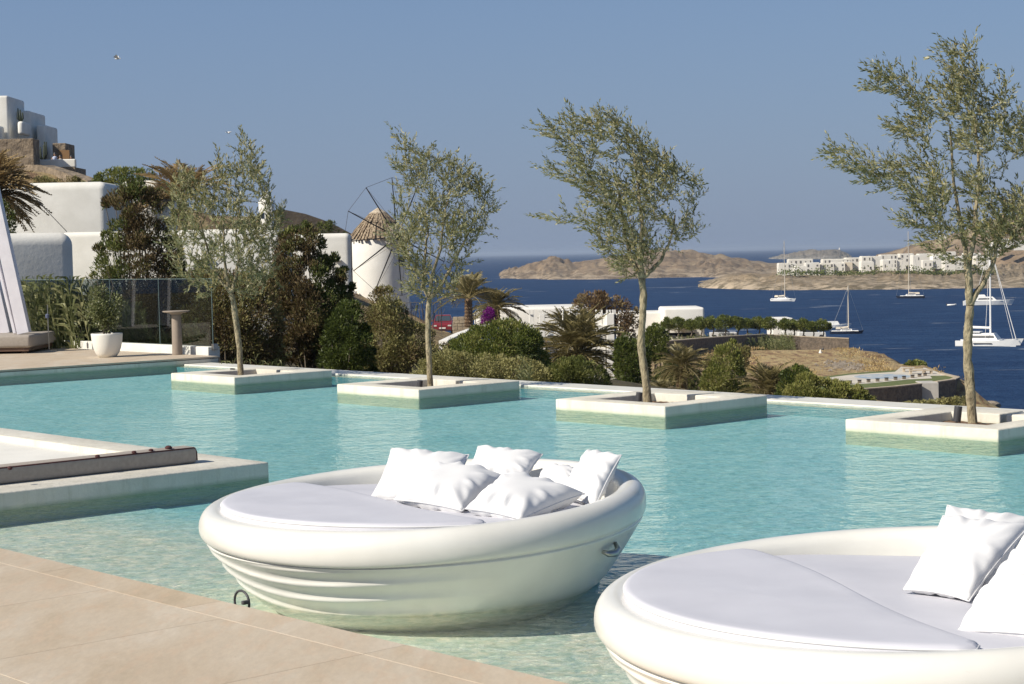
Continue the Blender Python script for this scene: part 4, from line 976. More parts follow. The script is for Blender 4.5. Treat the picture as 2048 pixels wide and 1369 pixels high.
# hilltop building
hb = thing('hilltop_house', 'stepped white cubic house on the hilltop at the top left, with cacti on its ledges', 'house', (at(20,340,146).x, 150, 9))
def hblk(pL, pR, y0, y1, Y, d, name='block', m=None, bev=.2):
    a = at(pL, y0, Y); b = at(pR, y1, Y); bx_ = at(pR, y1, Y+d*.35).x; o = MB().box(a.x, bx_, Y, Y+d, b.z, a.z).build(name, m or M_plaster, hb, bev=bev, seg=3); autosmooth(o, 50); return o
hblk(-70, 33, 193, 345, 146, 5); hblk(30, 75, 222, 345, 148.2, 5); hblk(72, 103, 250, 345, 148.6, 4); hblk(34, 53, 243, 269, 145.3, 2.5, 'balcony')
hblk(-70, 2, 251, 345, 143.5, 2.3, 'block')
M_hstone = simple('hill_stone', (.30,.235,.165), .95, (.14,.11,.08), 1.6, 3, .9, .15, lo=.35, hi=.65)
st = thing('stone_terrace', 'tan dry stone terrace block below the hilltop house at the left edge', 'stone wall', (at(20,340,141).x, 142, 8))
a = at(-70, 280, 141); b = at(69, 345, 141); MB().box(a.x, b.x, 141, 142.8, b.z-1, a.z).build('wall', M_hstone, st, bev=.06)
st = thing('stone_house', 'small stone hut with a wooden door right of the hilltop house', 'hut', (at(128,340,147).x, 149, 9))
a = at(104.5, 287, 147); b = at(151, 345, 147); MB().box(a.x, at(151,345,150).x, 147, 150, b.z-2.5, a.z).build('wall', M_hstone, st, bev=.06)
a = at(117, 301, 146.9); b = at(139, 324, 146.9); MB().box(a.x, b.x, 146.93, 147.05, b.z, a.z).build('door', simple('ochre_door', (.24,.13,.05), .7), st)
tp = thing('terrace_parapet', 'white terrace parapet below the stone hut on the hill', 'wall', (at(110,335,143).x, 143, 9))
a = at(66, 320, 143.2); b = at(151, 331, 143.2); MB().box(a.x, b.x, 143.2, 143.6, b.z-.15, a.z).build('wall', M_plaster, tp, bev=.08)
MB().box(a.x+1.4, b.x-.06, 143.25, 146.9, b.z-.9, b.z-.152).build('base', M_hstone, tp)
def cactus(label, px, y0, y1, Y, seed):
    rg = random.Random(seed); b = at(px, y1, Y); tpz = at(px, y0, Y).z-b.z; t = thing('cactus', label, 'cactus', b, 'columnar cacti on the hilltop')
    m = bpy.data.materials.get('cactus_green') or simple('cactus_green', (.025,.035,.02), .8)
    for k in range(6):
        x = b.x+rg.uniform(-.3,.3); h = tpz*rg.uniform(.55,1) if k else tpz
        MB().tube([(b.x+(x-b.x)*.3,b.y+rg.uniform(-.1,.1),b.z),(x,b.y,b.z+h*.35),(x,b.y,b.z+h)], [.07,.09,.05], 7).build('stem', m, t, smooth=True)
cactus('dark columnar cactus on the upper balcony of the hilltop house', 42, 217, 243, 146.5, 1)
cactus('dark columnar cactus in front of the lower wall of the hilltop house', 87, 284, 322, 146, 2)
# three tiny people sitting behind the parapet
def person(label, px, Y, y_head, shirt):
    hd = at(px, y_head, Y); t = thing('person', label, 'person', (hd.x, hd.y, hd.z-1.2), 'people on the hilltop terrace')
    x, y, z = hd.x, hd.y, hd.z
    pr = [(.02,-.62),(.17,-.60),(.19,-.45),(.17,-.30),(.20,-.16),(.11,-.08),(.055,-.05),(.055,-.01),(.085,.04),(.10,.12),(.08,.20),(.02,.24)]
    MB().lathe([(r,zz-.1) for r, zz in pr], (x,y,z), 12).build('body', simple('skin', (.35,.2,.13), .7), t, smooth=True)
    MB().lathe([(.18,-.73),(.205,-.55),(.185,-.38),(.215,-.27),(.125,-.175),(.07,-.16)], (x,y,z), 12).build('shirt', simple('shirt_%s' % shirt[3], shirt[:3], .9), t, smooth=True)
    MB().lathe([(.102,.0),(.115,.04),(.09,.12),(.02,.155)], (x,y+.015,z), 12).build('hair', M_black, t, smooth=True)
    for s in (-1,1): MB().tube([(x+s*.2,y,z-.30),(x+s*.27,y-.05,z-.48),(x+s*.2,y-.22,z-.60)], [.055,.045,.035], 6).build('arm', bpy.data.materials['skin'], t, smooth=True)
person('person in a pale blue shirt sitting nearest the white house on the terrace', 109.5, 145, 309, (.45,.5,.65,'a'))
person('person in a cream shirt sitting in the middle of the terrace', 120.5, 145, 314, (.6,.58,.5,'b'))
person('person in white at the right end of the terrace by the stone hut', 142.5, 145, 315, (.7,.7,.72,'c'))
# stone walls on the hill
def wallrun(name, label, pts, h, m, th=.5, cat='stone wall', cop=None, zdown=1.0):
    P = [at(*p) for p in pts]; c = P[len(P)//2]; t = thing(name, label, cat, (c.x, c.y, c.z-h))
    mb = MB(); mc = MB()
    for i in range(len(P)-1):
        a, b = P[i], P[i+1]; d = Vector((b.x-a.x, b.y-a.y, 0)).normalized(); nn = Vector((-d.y, d.x, 0))*th/2
        lo = lambda q, s: (q.x+s*nn.x, q.y+s*nn.y, q.z-h-zdown); hi = lambda q, s, dz=0: (q.x+s*nn.x, q.y+s*nn.y, q.z+dz)
        mb.hexa([lo(a,-1),lo(b,-1),lo(b,1),lo(a,1),hi(a,-1),hi(b,-1),hi(b,1),hi(a,1)])
        if cop: mc.hexa([hi(a,-1.15,.002),hi(b,-1.15,.002),hi(b,1.15,.002),hi(a,1.15,.002),hi(a,-1.15,.11),hi(b,-1.15,.11),hi(b,1.15,.11),hi(a,1.15,.11)])
    mb.build('wall', m, t)
    if cop: mc.build('coping', cop, t)
    return t
wallrun('stone_wall', 'rough stone wall sloping down the hillside from the hilltop terrace', [(60,330,136),(95,331,135),(140,345,133),(190,362,130)], 1.6, M_hstone, 1.2)
M_darkwall = simple('dark_slope_stone', (.085,.07,.055), 1, (.05,.042,.035), .8, 3, .6, .1)
wallrun('stone_wall', 'dark stone wall curving down behind the white chimney towards the windmill', [(540,420,200),(575,421,200),(610,428,200),(645,440,200),(675,453,200),(706,470,200)], 3.0, M_darkwall, 1.5)
# stay cable across the long wall
a, b = at(47, 371, 58), at(134, 464, 58)
t = thing('cable', 'thin dark cable slanting across the long white house wall', 'cable', a); MB().tube([a, (a+b)/2-Vector((0,0,.02)), b], .012, 5).build('wire', M_black, t)
# junipers and bushes behind the glass and the first planters
jt = lambda cx, w: (lambda x, y: .30 if abs(x-cx) > w else -.08)
shrub('juniper', 'dense dark juniper with brown dead inside standing behind the glass balustrade', 'juniper', [(188,545),(190,500),(207,470),(218,440),(209,405),(226,374),(258,362),(298,366),(326,392),(335,430),(348,470),(366,520),(372,600),(372,720),(172,720),(180,620)], 42, .9, 42000, .085, M_jun, (.34,.16), 330, .17, .8, 40, 'brown and green junipers behind the pool', 1, tintf=lambda x, y: (.40 if (x < 250 and y > 440) or y < 385 else (.22 if x > 330 else -.05)), wf=.3)
shrub('juniper', 'tall ragged juniper, brown left and dark green right, between the first two planters', 'juniper', [(548,725),(545,600),(550,480),(580,458),(603,446),(640,470),(652,484),(640,505),(655,520),(668,498),(676,512),(664,535),(680,545),(696,536),(690,560),(678,575),(705,572),(700,600),(712,640),(716,725)], 38, .8, 42000, .078, M_jun, (.32,.14), 340, .13, .8, 45, 'brown and green junipers behind the pool', 2, tintf=lambda x, y: (.34 if x > 632 or y < 470 else -.02), wf=.3)
shrub('bush', 'twiggy brown and yellow-green bush behind the trunk of the first olive tree', 'bush', [(362,590),(380,556),(430,545),(470,560),(510,545),(548,560),(560,640),(562,735),(400,728),(366,715)], 36, .8, 32000, .065, M_mix, (.36,.24), 300, .20, .5, 60, None, 3, holes=.33)
shrub('bush', 'dark leafy bush in deep shade right of the ragged juniper', 'bush', [(640,745),(645,680),(670,625),(700,600),(722,620),(742,680),(748,752)], 34.5, .6, 16000, .06, M_green, (.22,.16), 80, .17, .4, 20, None, 4)
shrub('bush', 'loose brownish bush with small pale leaves below the windmill', 'bush', [(715,755),(718,660),(736,610),(752,583),(776,575),(792,600),(822,642),(866,668),(896,700),(905,770)], 37, .8, 26000, .06, M_mix, (.55,.22), 240, .17, .5, 60, None, 5, holes=.3)
shrub('bush', 'rounded dark green mound bush between the second planter and the big palm', 'bush', [(888,712),(905,688),(950,662),(990,648),(1032,645),(1068,662),(1088,700),(1102,770),(890,765)], 50, 1.4, 34000, .085, M_green, (.62,.24), 240, .28, .5, 14, None, 6)
shrub('bush', 'low olive-green bush along the pool edge behind the second planter', 'bush', [(820,752),(840,726),(890,704),(950,712),(1000,716),(1060,722),(1104,745),(1110,770),(950,768),(830,762)], 31, .5, 18000, .045, M_mix, (.78,.18), 200, .12, .4, 24, None, 7)
shrub('hedge', 'bright yellow-green clipped hedge in front of the big palm', 'hedge', [(1098,772),(1100,738),(1115,722),(1160,716),(1195,728),(1212,750),(1222,778)], 31, .4, 14000, .04, M_bright, (.55,.2), 70, .1, .4, 8, None, 8)
shrub('bush', 'dark hedge bush at the left edge against the long white wall', 'bush', [(-40,480),(-40,395),(5,405),(22,425),(28,455),(30,500)], 60, .6, 3500, .1, M_green, (.3,.15), 40, .25, .3, 6, None, 9)
shrub('bush', 'green bushes on the hill crest behind the long white house', 'bush', [(188,368),(196,350),(225,341),(262,339),(300,345),(320,368)], 112, .9, 5000, .16, M_green, (.6,.2), 60, .4, .4, 6, None, 10)
shrub('bush', 'low green scrub on the slope under the hilltop stone wall', 'bush', [(62,368),(80,356),(120,360),(150,358),(175,368)], 110, .6, 2000, .14, M_mix, (.6,.2), 30, .3, .3, 4, None, 11)
shrub('bush', 'small green bush growing on the dark wall left of the windmill', 'bush', [(575,470),(590,450),(605,440),(625,462),(640,448),(665,446),(690,470)], 122, .4, 2400, .15, M_bright, (.2,.2), 36, .3, .4, 4, None, 12)
shrub('bush', 'dark undergrowth mass behind the glass balustrade and the first planter', 'bush', [(225,735),(235,590),(290,555),(360,545),(450,548),(545,560),(560,735)], 45, .7, 26000, .08, M_mix, (.18,.16), 260, .26, .5, 30, None, 44)
blades('reeds', 'tall windblown reeds behind the smoked glass balustrade', 'reeds', (52, 196), 33.5, 36.5, 420, 1.45, M_reed, (-.16,0), 1, .045, None, -.15)
blades('reeds', 'shorter reeds behind the potted bush', 'reeds', (200, 300), 33.5, 36, 200, 1.0, M_reed, (-.14,0), 2, .03, None, -.15)
blades('grass_tuft', 'dry grass tufts between the clay column and the pool edge', 'grass', (300, 420), 32, 34, 70, .62, M_reed, (-.1,0), 3, .018, None, -.05)
blades('grass_tuft', 'long grass blades behind the first planter', 'grass', (440, 570), 28.5, 30.5, 80, .75, M_reed, (-.1,0), 4, .018, None, -.75)
blades('grass_tuft', 'pale dry stalks above the low bush right of the second planter', 'grass', (1040, 1066), 27.6, 28.6, 14, .75, M_reed, (-.05,0), 5, .014, None, -.6)
palm('brown windblown palm cut by the left edge of the picture', -34, 395, 62, 2.1, 60, 560, .25, 1, 'date palms in the gardens', -20, 80, 0, 20, True)
palm('palm with swept fronds rising behind the dark juniper', 368, 402, 84, 2.7, 34, 520, .25, 2, 'date palms in the gardens', -10, 80, 0, 160, True)
# ------------------------------------------------------------------ windmill
WY = 150; wc = at(761, 610, WY); wt_ = at(761, 476, WY); R1 = 58.5*WY/FPX
wm = thing('windmill', 'round white windmill with shaggy thatched cone roof and bare sail poles', 'windmill', (wc.x, WY, wc.z-.8))
H = wt_.z-wc.z
MB().lathe([(R1*1.03,-1.5),(R1*1.0,0),(R1*.985,H*.5),(R1*.955,H*.98),(R1*.93,H)], (wc.x,WY,wc.z), 64).build('tower', M_plaster_far, wm, smooth=True)
q = at(811, 520, WY); MB().rbox((wc.x+R1*.80, WY-R1*.60, 0), (.62,.78,0), .5, .12, q.z-.5, q.z+.3).build('window', M_glass_dark, wm)
MB().box(at(690,585,WY-3).x, at(712,585,WY-3).x, WY-3.2, WY-2, wc.z-.5, at(700,583,WY-3).z).build('doorstep_wall', M_plaster_far, wm, bev=.05)
apz = at(757, 417, WY).z - wt_.z
M_thatch = simple('straw_thatch', (.40,.32,.22), 1, (.13,.09,.06), 7, 14, .8, .05, stretch=(1,1,.35), lo=.4, hi=.6)
core = MB().lathe([(R1*1.0,-.05),(R1*.72,apz*.35),(R1*.40,apz*.72),(R1*.2,apz*.9),(.05,apz*.95)], (wc.x,WY,wt_.z), 40); core.build('roof_core', M_thatch, wm)
th = MB(); rg = random.Random(3)
for tier, (z0, z1, r0, r1, nn) in enumerate([(-.12,apz*.34,R1*1.10,R1*.74,46),(apz*.24,apz*.62,R1*.88,R1*.50,38),(apz*.52,apz*.86,R1*.64,R1*.26,28)]):
    for k in range(nn):
        a_ = 2*math.pi*(k+rg.uniform(-.2,.2))/nn; w = 2*math.pi*r0/nn*.55; dz = rg.uniform(-.14,.06); c_, s_ = math.cos(a_), math.sin(a_)
        ca, sa = -s_, c_
        def pt(r, z, o, dr): return (wc.x+c_*(r+dr)+ca*o, WY+s_*(r+dr)+sa*o, wt_.z+z)
        w2 = w*.62
        th.hexa([pt(r0,z0+dz,-w/2,0),pt(r0,z0+dz,w/2,0),pt(r0,z0+dz,w/2,-.16),pt(r0,z0+dz,-w/2,-.16),pt(r1,z1,-w2/2,.05),pt(r1,z1,w2/2,.05),pt(r1,z1,w2/2,-.08),pt(r1,z1,-w2/2,-.08)])
o = th.build('thatch_bundles', M_thatch, wm); tag(o, kind='stuff')
MB().lathe([(R1*.33,apz*.80),(R1*.31,apz*.84),(.14,apz*1.0),(.03,apz*1.02)], (wc.x,WY,wt_.z), 14).build('roof_cap', simple('pale_straw_cap', (.55,.47,.36), 1, (.35,.28,.2), 4), wm)
hub = at(794, 474, WY-R1*.95); axis = Vector((.5,-.86,.0)).normalized(); hv = Vector((.86,.5,0))
MB().tube([Vector((wc.x, WY, hub.z+.1)), hub+axis*.35], [.16,.12], 10).build('axle', M_bark_far, wm)
RR = 118*(WY-2.4)/FPX; tips = []
for k in range(12):
    a_ = math.radians(90+30*k+4); e = hub+(hv*math.cos(a_)+Vector((0,0,math.sin(a_))))*RR; tips.append(e)
    MB().tube([hub-(e-hub)*.06, (hub+e)/2+Vector((0,0,-.02)), e], [.065,.055,.04], 6).build('sail_pole', M_black_rope, wm)
mb = MB()
for k in range(12): mb.tube([tips[k], tips[(k+1)%12]], .016, 4)
for k in range(0,12): mb.tube([tips[k], hub+axis*1.6], .012, 4)
o = mb.build('rigging_ropes', M_black_rope, wm); tag(o, kind='stuff')
for k in range(12):
    d = (tips[k]-hub).normalized(); tw = MB().tube([hub+d*.3, hub+d*1.1], [.17,.10], 6).build('furled_sail', M_sail, wm)
# rail and screen in front of the windmill
fe = thing('wire_fence', 'dark wire fence with thin rail at the foot of the windmill', 'fence', at(845,640,128))
a, b = at(800,606,128), at(882,605,128); MB().tube([a,b], .035, 6).build('top_rail', M_metal, fe)
for px in (800, 822, 845, 866, 882):
    q = at(px, 606, 128); MB().tube([(q.x,q.y,q.z),(q.x,q.y,q.z-2.2)], .03, 5).build('post', M_black, fe)
mb = MB(); rg = random.Random(5)
for k in range(46):
    q = at(rg.uniform(802,880), 645, 128+rg.uniform(0,.3)); mb.tube([q, q+Vector((rg.uniform(-.4,.4),0,rg.uniform(.6,1.6)))], .014, 3)
o = mb.build('dry_brush_screen', M_bark_far, fe); tag(o, kind='stuff')

# ------------------------------------------------------------------ red car, stone pier
cY = 140; c = at(885, 668, cY); car = thing('parked_car', 'dark red car parked facing the camera beside the stone pier', 'car', c)
M_red = simple('dark_red_paint', (.20,.025,.035), .3); w = 1.7/2
def sec(y, z0, z1, hw, hw2): return [(c.x-hw,y,c.z+z0),(c.x+hw,y,c.z+z0),(c.x+hw2,y,c.z+z1),(c.x-hw2,y,c.z+z1)]
mb = MB(); S_ = [sec(cY,.28,.70,.78,.70),sec(cY+.25,.22,.86,.84,.78),sec(cY+1.3,.22,.95,.85,.80),sec(cY+3.4,.25,.95,.85,.78),sec(cY+3.8,.3,.8,.8,.7)]
for s in S_: mb.v += s
for i in range(len(S_)-1):
    for k in range(4): mb.f.append((4*i+k,4*i+(k+1)%4,4*i+4+(k+1)%4,4*i+4+k))
mb.f += [(3,2,1,0),(16,17,18,19)]; mb.build('body', M_red, car, bev=.04)
def cab(y0,y1,y2,y3,z0,z1,hw0,hw1): return [(c.x-hw0,y0,z0),(c.x+hw0,y0,z0),(c.x+hw0,y3,z0),(c.x-hw0,y3,z0),(c.x-hw1,y1,z1),(c.x+hw1,y1,z1),(c.x+hw1,y2,z1),(c.x-hw1,y2,z1)]
MB().hexa(cab(cY+1.2,cY+1.8,cY+3.0,cY+3.6,c.z+.94,c.z+1.44,.74,.58)).build('cabin', M_red, car, bev=.04)
MB().hexa([(c.x-.66,cY+1.235,c.z+.99),(c.x+.66,cY+1.235,c.z+.99),(c.x+.66,cY+1.3,c.z+.99),(c.x-.66,cY+1.3,c.z+.99),(c.x-.55,cY+1.70,c.z+1.38),(c.x+.55,cY+1.70,c.z+1.38),(c.x+.55,cY+1.8,c.z+1.38),(c.x-.55,cY+1.8,c.z+1.38)]).build('windscreen', simple('windscreen', (.05,.07,.09), .1), car)
for s in (-1,1):
    MB().box(c.x+s*.58-.14, c.x+s*.58+.14, cY-.02, cY+.1, c.z+.58, c.z+.70).build('headlight', simple('lamp_glass_%d' % s, (.6,.6,.58), .2), car, bev=.02)
    for yy in (.75, 3.0): MB().tube([(c.x+s*.66,cY+yy,c.z+.30),(c.x+s*.86,cY+yy,c.z+.30)], .30, 14).build('wheel', M_black, car)
    MB().box(c.x+s*.86-.07, c.x+s*.86+.07, cY+1.3, cY+1.4, c.z+.95, c.z+1.06).build('wing_mirror', M_red, car)
MB().box(c.x-.26, c.x+.26, cY-.03, cY, c.z+.40, c.z+.51).build('number_plate', M_boat, car)
MB().box(c.x-.7, c.x+.7, cY-.04, cY+.1, c.z+.28, c.z+.34).build('bumper', M_black, car)
a = at(906, 664, 136); b = at(940, 634, 136); sp = thing('stone_pier', 'pale coursed stone pier right of the red car', 'stone pier', ((a.x+b.x)/2, 136, a.z-.3))
rg = random.Random(8); z = a.z-.4; M_ps = simple('pale_stone', (.42,.35,.25), .95, (.27,.22,.16), 2, 6, .5, .05)
for r in range(6):
    h = (b.z-a.z+.4)/6; x = a.x+rg.uniform(-.05,.05)
    while x < b.x-.1:
        ww = min(rg.uniform(.35,.6), b.x-x); MB().box(x+.01, x+ww-.01, 136+rg.uniform(0,.05), 137, z+.01, z+h-.01).build('stone', M_ps, sp, bev=.015, seg=1); x += ww
    z += h
wallrun('garden_wall', 'pale curved garden wall top in front of the parked car', [(886,682,100),(915,668,104),(948,656,108),(985,648,112)], .5, M_plaster_far, .5, 'wall')

# ------------------------------------------------------------------ white buildings behind the palms
t = house('long low white building behind the palm, left of the battlement gate', 998, 1180, 150, 615, -9, 8, .25, M_plaster_far)
t = house('small white wall end with a step left of the palm trunk', 948, 972, 151, 618, -9, 5, .5, M_plaster_far, 'garden_wall', 'wall')
CY = 100
cs = thing('battlement_gate', 'white gate building with battlements and ornate railing behind the big palm', 'gate', (at(1150,700,CY).x, CY+1, at(1150,775,CY).z))
def cb_(pL, pR, y0, y1, Y, d, name, bev=.02, m=None):
    a = at(pL, y0, Y); b = at(pR, y1, Y); return MB().box(a.x, b.x, Y, Y+d, b.z, a.z).build(name, m or M_plaster_far, cs, bev=bev, seg=1)
cb_(1193, 1214, 629, 652, CY+.6, .6, 'turret_side'); 
cb_(1213, 1231, 628, 785, CY, 1.3, 'tower'); cb_(1191, 1204, 626, 652, CY+.55, .9, 'turret')
cb_(1130, 1213, 652, 657, CY+.3, .5, 'lintel'); cb_(1095, 1213, 672, 785, CY+.4, .5, 'wall')
cb_(1058, 1069, 630, 700, CY+.2, .7, 'turret'); cb_(1078, 1091, 630, 700, CY, .9, 'turret'); cb_(1066, 1080, 652, 700, CY+.5, .5, 'wall')
for px in (1192.5,1198,1203.5,1214.5,1220,1226,1230, 1059.5,1067,1079,1085,1090.5): cb_(px-1.7, px+1.7, 620.5, 629, CY+.55 if px < 1206 and px > 1100 else CY+.1, .35, 'merlon', .0)
mb = MB()
for px in (1104, 1122, 1140, 1158, 1176, 1194, 1209):
    q = at(px, 663, CY+.3); rr_ = .19
    mb.tube([q+Vector((rr_*math.cos(w), 0, rr_*math.sin(w))) for w in [2*math.pi*i/14 for i in range(15)]], .022, 4, cap=False)
    for k in range(4): w = math.pi*k/4; mb.tube([q-Vector((rr_*math.cos(w),0,rr_*math.sin(w))), q+Vector((rr_*math.cos(w),0,rr_*math.sin(w)))], .014, 4)
    mb.tube([q+Vector((.27,0,-.24)), q+Vector((.27,0,.3))], .022, 4)
mb.tube([at(1096,671,CY+.3), at(1214,671,CY+.3)], .03, 4); mb.tube([at(1096,657.5,CY+.3), at(1214,657.5,CY+.3)], .03, 4)
mb.build('railing', M_plaster_far, cs)
a = at(1120,628,CY+6); pg = thing('pergola', 'white wooden pergola rails seen above the battlement gate', 'pergola', at(1140,650,CY+6))
for y in (621, 629): MB().tube([at(1122,y,CY+6), at(1168,y,CY+6)], .05, 4).build('rail', M_plaster_far, pg)
for px in (1126, 1140, 1153, 1165): MB().tube([at(px,618,CY+6), at(px,660,CY+6)], .045, 4).build('post', M_plaster_far, pg)
# white house above the headland
t = house('low white house with a taller right end behind the third olive trunk', 1238, 1328, 255, 625, -13, 8, .3, M_plaster_far)
t = house('tallest white block of the house on the headland, right of the third olive trunk', 1327, 1409, 250, 616, -13, 9, .35, M_plaster_far)
t = house('white flat-roofed shed behind the pine row on the headland', 1545, 1586, 262, 637, -13, 6, .1, M_plaster_far, 'shed', 'shed')
shrub('bougainvillea', 'purple bougainvillea bush beside the palm trunk', 'bush', [(964,650),(966,628),(975,619),(986,622),(988,652)], 134, .5, 1500, .16, M_purple, (.5,.12), 24, .22, .4, 4, None, 21)
palm('palm with a spreading crown and stout trunk in front of the low white building', 992, 620, 138, 2.5, 44, 655, .42, 3, emin=-30, emax=82)
palm('windblown palm left of the stout palm, fronds swept upwards', 938, 600, 126, 2.6, 34, 655, .3, 4, emin=-5, emax=85, sweep=100)
palm('biggest palm in the garden, in front of the battlement gate', 1155, 712, 84, 2.9, 64, 790, .35, 5, emin=-38, emax=85)
palm('palm tuft behind the battlement gate', 1128, 655, 112, 1.7, 26, 700, .2, 6, emin=-10, emax=80)
palm('palm with a short knobbly trunk behind the pool edge, right of the third olive tree', 1364, 738, 108, 2.1, 46, 790, .36, 7, emin=-35, emax=80)
palm('palm crown low behind the pool edge, in front of the lawn terrace', 1540, 790, 92, 2.2, 46, 830, .3, 8, emin=-15, emax=85)
palm('small spiky palm at the foot of the third olive tree', 1325, 790, 60, .75, 22, 810, .1, 9, emin=5, emax=80)
shrub('tamarisk', 'brown windswept tamarisk tree behind the battlement gate', 'tree', [(1148,612),(1160,594),(1185,586),(1215,590),(1245,598),(1272,612),(1276,650),(1262,690),(1240,690),(1232,650),(1195,635),(1152,625)], 132, 1.6, 6500, .22, M_dry, (.45,.25), 90, .4, .3, 40, None, 22, holes=.3)
shrub('bush', 'dark green bush right of the battlement tower', 'bush', [(1232,800),(1233,690),(1250,668),(1275,680),(1295,700),(1296,800)], 76, 1.0, 9000, .13, M_green, (.3,.18), 80, .35, .5, 12, None, 23)
shrub('bush', 'green bush behind the third olive trunk', 'bush', [(1282,720),(1288,672),(1310,650),(1330,668),(1335,720)], 120, 1.0, 6650, .18, M_green, (.5,.2), 45, .45, .5, 6, None, 24)
shrub('bush', 'feathery green bush between the two low palms', 'bush', [(1400,790),(1410,745),(1428,722),(1440,690),(1462,678),(1480,700),(1482,740),(1500,760),(1500,800)], 100, 1.1, 12000, .14, M_green, (.85,.15), 80, .38, .9, 16, None, 25)
shrub('bush', 'dark bush below the short knobbly palm', 'bush', [(1300,790),(1310,745),(1340,722),(1380,740),(1412,760),(1420,800)], 114, .8, 8550, .16, M_green, (.2,.15), 50, .4, .4, 8, None, 26)
shrub('bush', 'soft bright green pine bush at the pool edge, left of the lawn terrace', 'bush', [(1560,815),(1580,770),(1610,750),(1645,760),(1680,768),(1715,775),(1745,800),(1750,815)], 66, .8, 20900, .10, M_green, (.95,.12), 110, .25, 1.0, 14, None, 27)
shrub('bush', 'dark green bush between the low palm and the lawn terrace', 'bush', [(1555,800),(1560,755),(1585,736),(1615,738),(1632,765),(1640,800)], 84, .8, 9500, .13, M_green, (.35,.2), 60, .32, .6, 8, None, 28)
shrub('bush', 'scrubby bushes on the slope left of the field', 'bush', [(1395,730),(1440,700),(1470,690),(1500,700),(1490,735),(1440,745)], 150, 1, 4940, .22, M_mix, (.5,.2), 36, .5, .4, 6, None, 29)
shrub('bush', 'low yellow bush at the foot of the retaining wall', 'bush', [(1790,812),(1840,806),(1890,800),(1935,798),(1938,822),(1795,822)], 120, .8, 7600, .16, M_mix, (.8,.2), 50, .3, .4, 6, None, 30)

# ------------------------------------------------------------------ headland: wall, field, lawn terrace
HZ = -12.2
wl = wallrun('stone_wall', 'long dark stone wall with pale coping across the headland field', [(1330,684,205),(1400,678,214),(1470,673,226),(1530,670,240),(1600,674,240),(1698,678,238)], 1.6, M_stone_wall, .6, cop=M_coping)
rg = random.Random(11)
def pine(label, px, ytop, ybot, Y, wpx, seed):
    w = wpx*.72; yb = ybot-9
    t = shrub('pine_tree', label, 'pine tree', [(px-w,yb-(ybot-ytop)*.15),(px-w*.8,ytop+7),(px-w*.3,ytop),(px+w*.3,ytop+2),(px+w*.85,ytop+8),(px+w,yb-(ybot-ytop)*.2),(px,yb)], Y, 1.4, 2600, .24, M_green, (.5,.22), 44, .5, .6, 8, 'wind-clipped pines above the headland wall', seed, trunk=False)
    b = Vector(t.location); g = at(px, ybot+6, Y); m = at(px+rg.uniform(-2,2), ytop+12, Y)
    MB().tube([g, g.lerp(m,.4)+Vector((.15,0,0)), m], [.13,.10,.06], 6).build('trunk', M_bark_far, t)
pn = [(1336,638,668,20),(1356,637,668,22),(1382,641,668,18),(1402,636,668,24),(1425,634,667,26),(1450,633,667,26),(1474,635,667,24),(1494,640,666,18),(1517,636,666,24),(1540,637,667,20),(1570,640,668,20),(1588,642,669,20),(1606,640,670,22),(1626,645,670,16),(1645,641,671,22)]
side = ['leftmost pine of the row above the headland wall','second pine from the left above the headland wall','third pine from the left in the headland row, low crown','fourth pine from the left in the headland row','fifth pine from the left in the headland row, wide crown','middle pine of the dense headland group, darkest','pine just right of the dense middle group on the headland','small pine at the right end of the dense headland group','pine standing left of the white shed on the headland','pine directly in front of the white shed','pine in front of the white van','pine just right of the white van','pine fourth from the right end of the headland wall','small thin pine near the right end of the headland wall','rightmost full pine above the end of the headland wall']
for k, (px, y0, y1, w) in enumerate(pn): pine(side[k], px, y0, y1, 247+rg.uniform(-3,3), w, 60+k)
blades('reeds', 'row of yellow-green reeds growing along the top of the headland wall', 'reeds', (1335, 1592), 228, 243, 620, 1.9, M_reed, (-.25,0), 7, .10, None, -11.9)
# van
v0 = on(1583, 676, -12.0); vn = thing('white_van', 'white van half hidden by the pines above the headland wall', 'van', (v0.x, 256, -12.2))
x0 = at(1563,650,256).x; x1 = at(1607,650,256).x; zt = at(1580,641,256).z
MB().hexa([(x0,255,-11.9),(x1+.6,255,-11.9),(x1+.6,257,-11.9),(x0,257,-11.9),(x0,255,zt),(x1-.5,255,zt),(x1-.5,257,zt),(x0,257,zt)]).build('body', M_boat, vn, bev=.1)
MB().box(x0+.4, x0+1.3, 254.96, 255.02, zt-.75, zt-.25).build('window', M_glass_dark, vn); MB().box(x0+1.6, x1-.8, 254.96, 255.02, zt-.75, zt-.25).build('window', M_glass_dark, vn)
for xx in (x0+.7, x1-.3): MB().tube([(xx,254.95,-11.9),(xx,255.2,-11.9)], .34, 12).build('wheel', M_black, vn)
def small_car(label, px, Y, col, name):
    q = at(px, 668, Y); t = thing('parked_car', label, 'car', (q.x, Y, -12.2), 'cars parked behind the headland wall'); z = q.z-.5
    MB().hexa([(q.x-2,Y,z),(q.x+2,Y,z),(q.x+2,Y+1.6,z),(q.x-2,Y+1.6,z),(q.x-1.95,Y,z+.75),(q.x+1.9,Y,z+.7),(q.x+1.9,Y+1.6,z+.7),(q.x-1.95,Y+1.6,z+.75)]).build('body', simple(name, col, .3), t, bev=.08)
    MB().hexa([(q.x-1.3,Y+.1,z+.75),(q.x+.9,Y+.1,z+.75),(q.x+.9,Y+1.5,z+.75),(q.x-1.3,Y+1.5,z+.75),(q.x-.9,Y+.25,z+1.25),(q.x+.3,Y+.25,z+1.25),(q.x+.3,Y+1.35,z+1.25),(q.x-.9,Y+1.35,z+1.25)]).build('cabin', M_glass_dark, t, bev=.05)
    for s in (-1.25,1.25): MB().tube([(q.x+s,Y-.02,z+.05),(q.x+s,Y+.2,z+.05)], .32, 12).build('wheel', M_black, t)
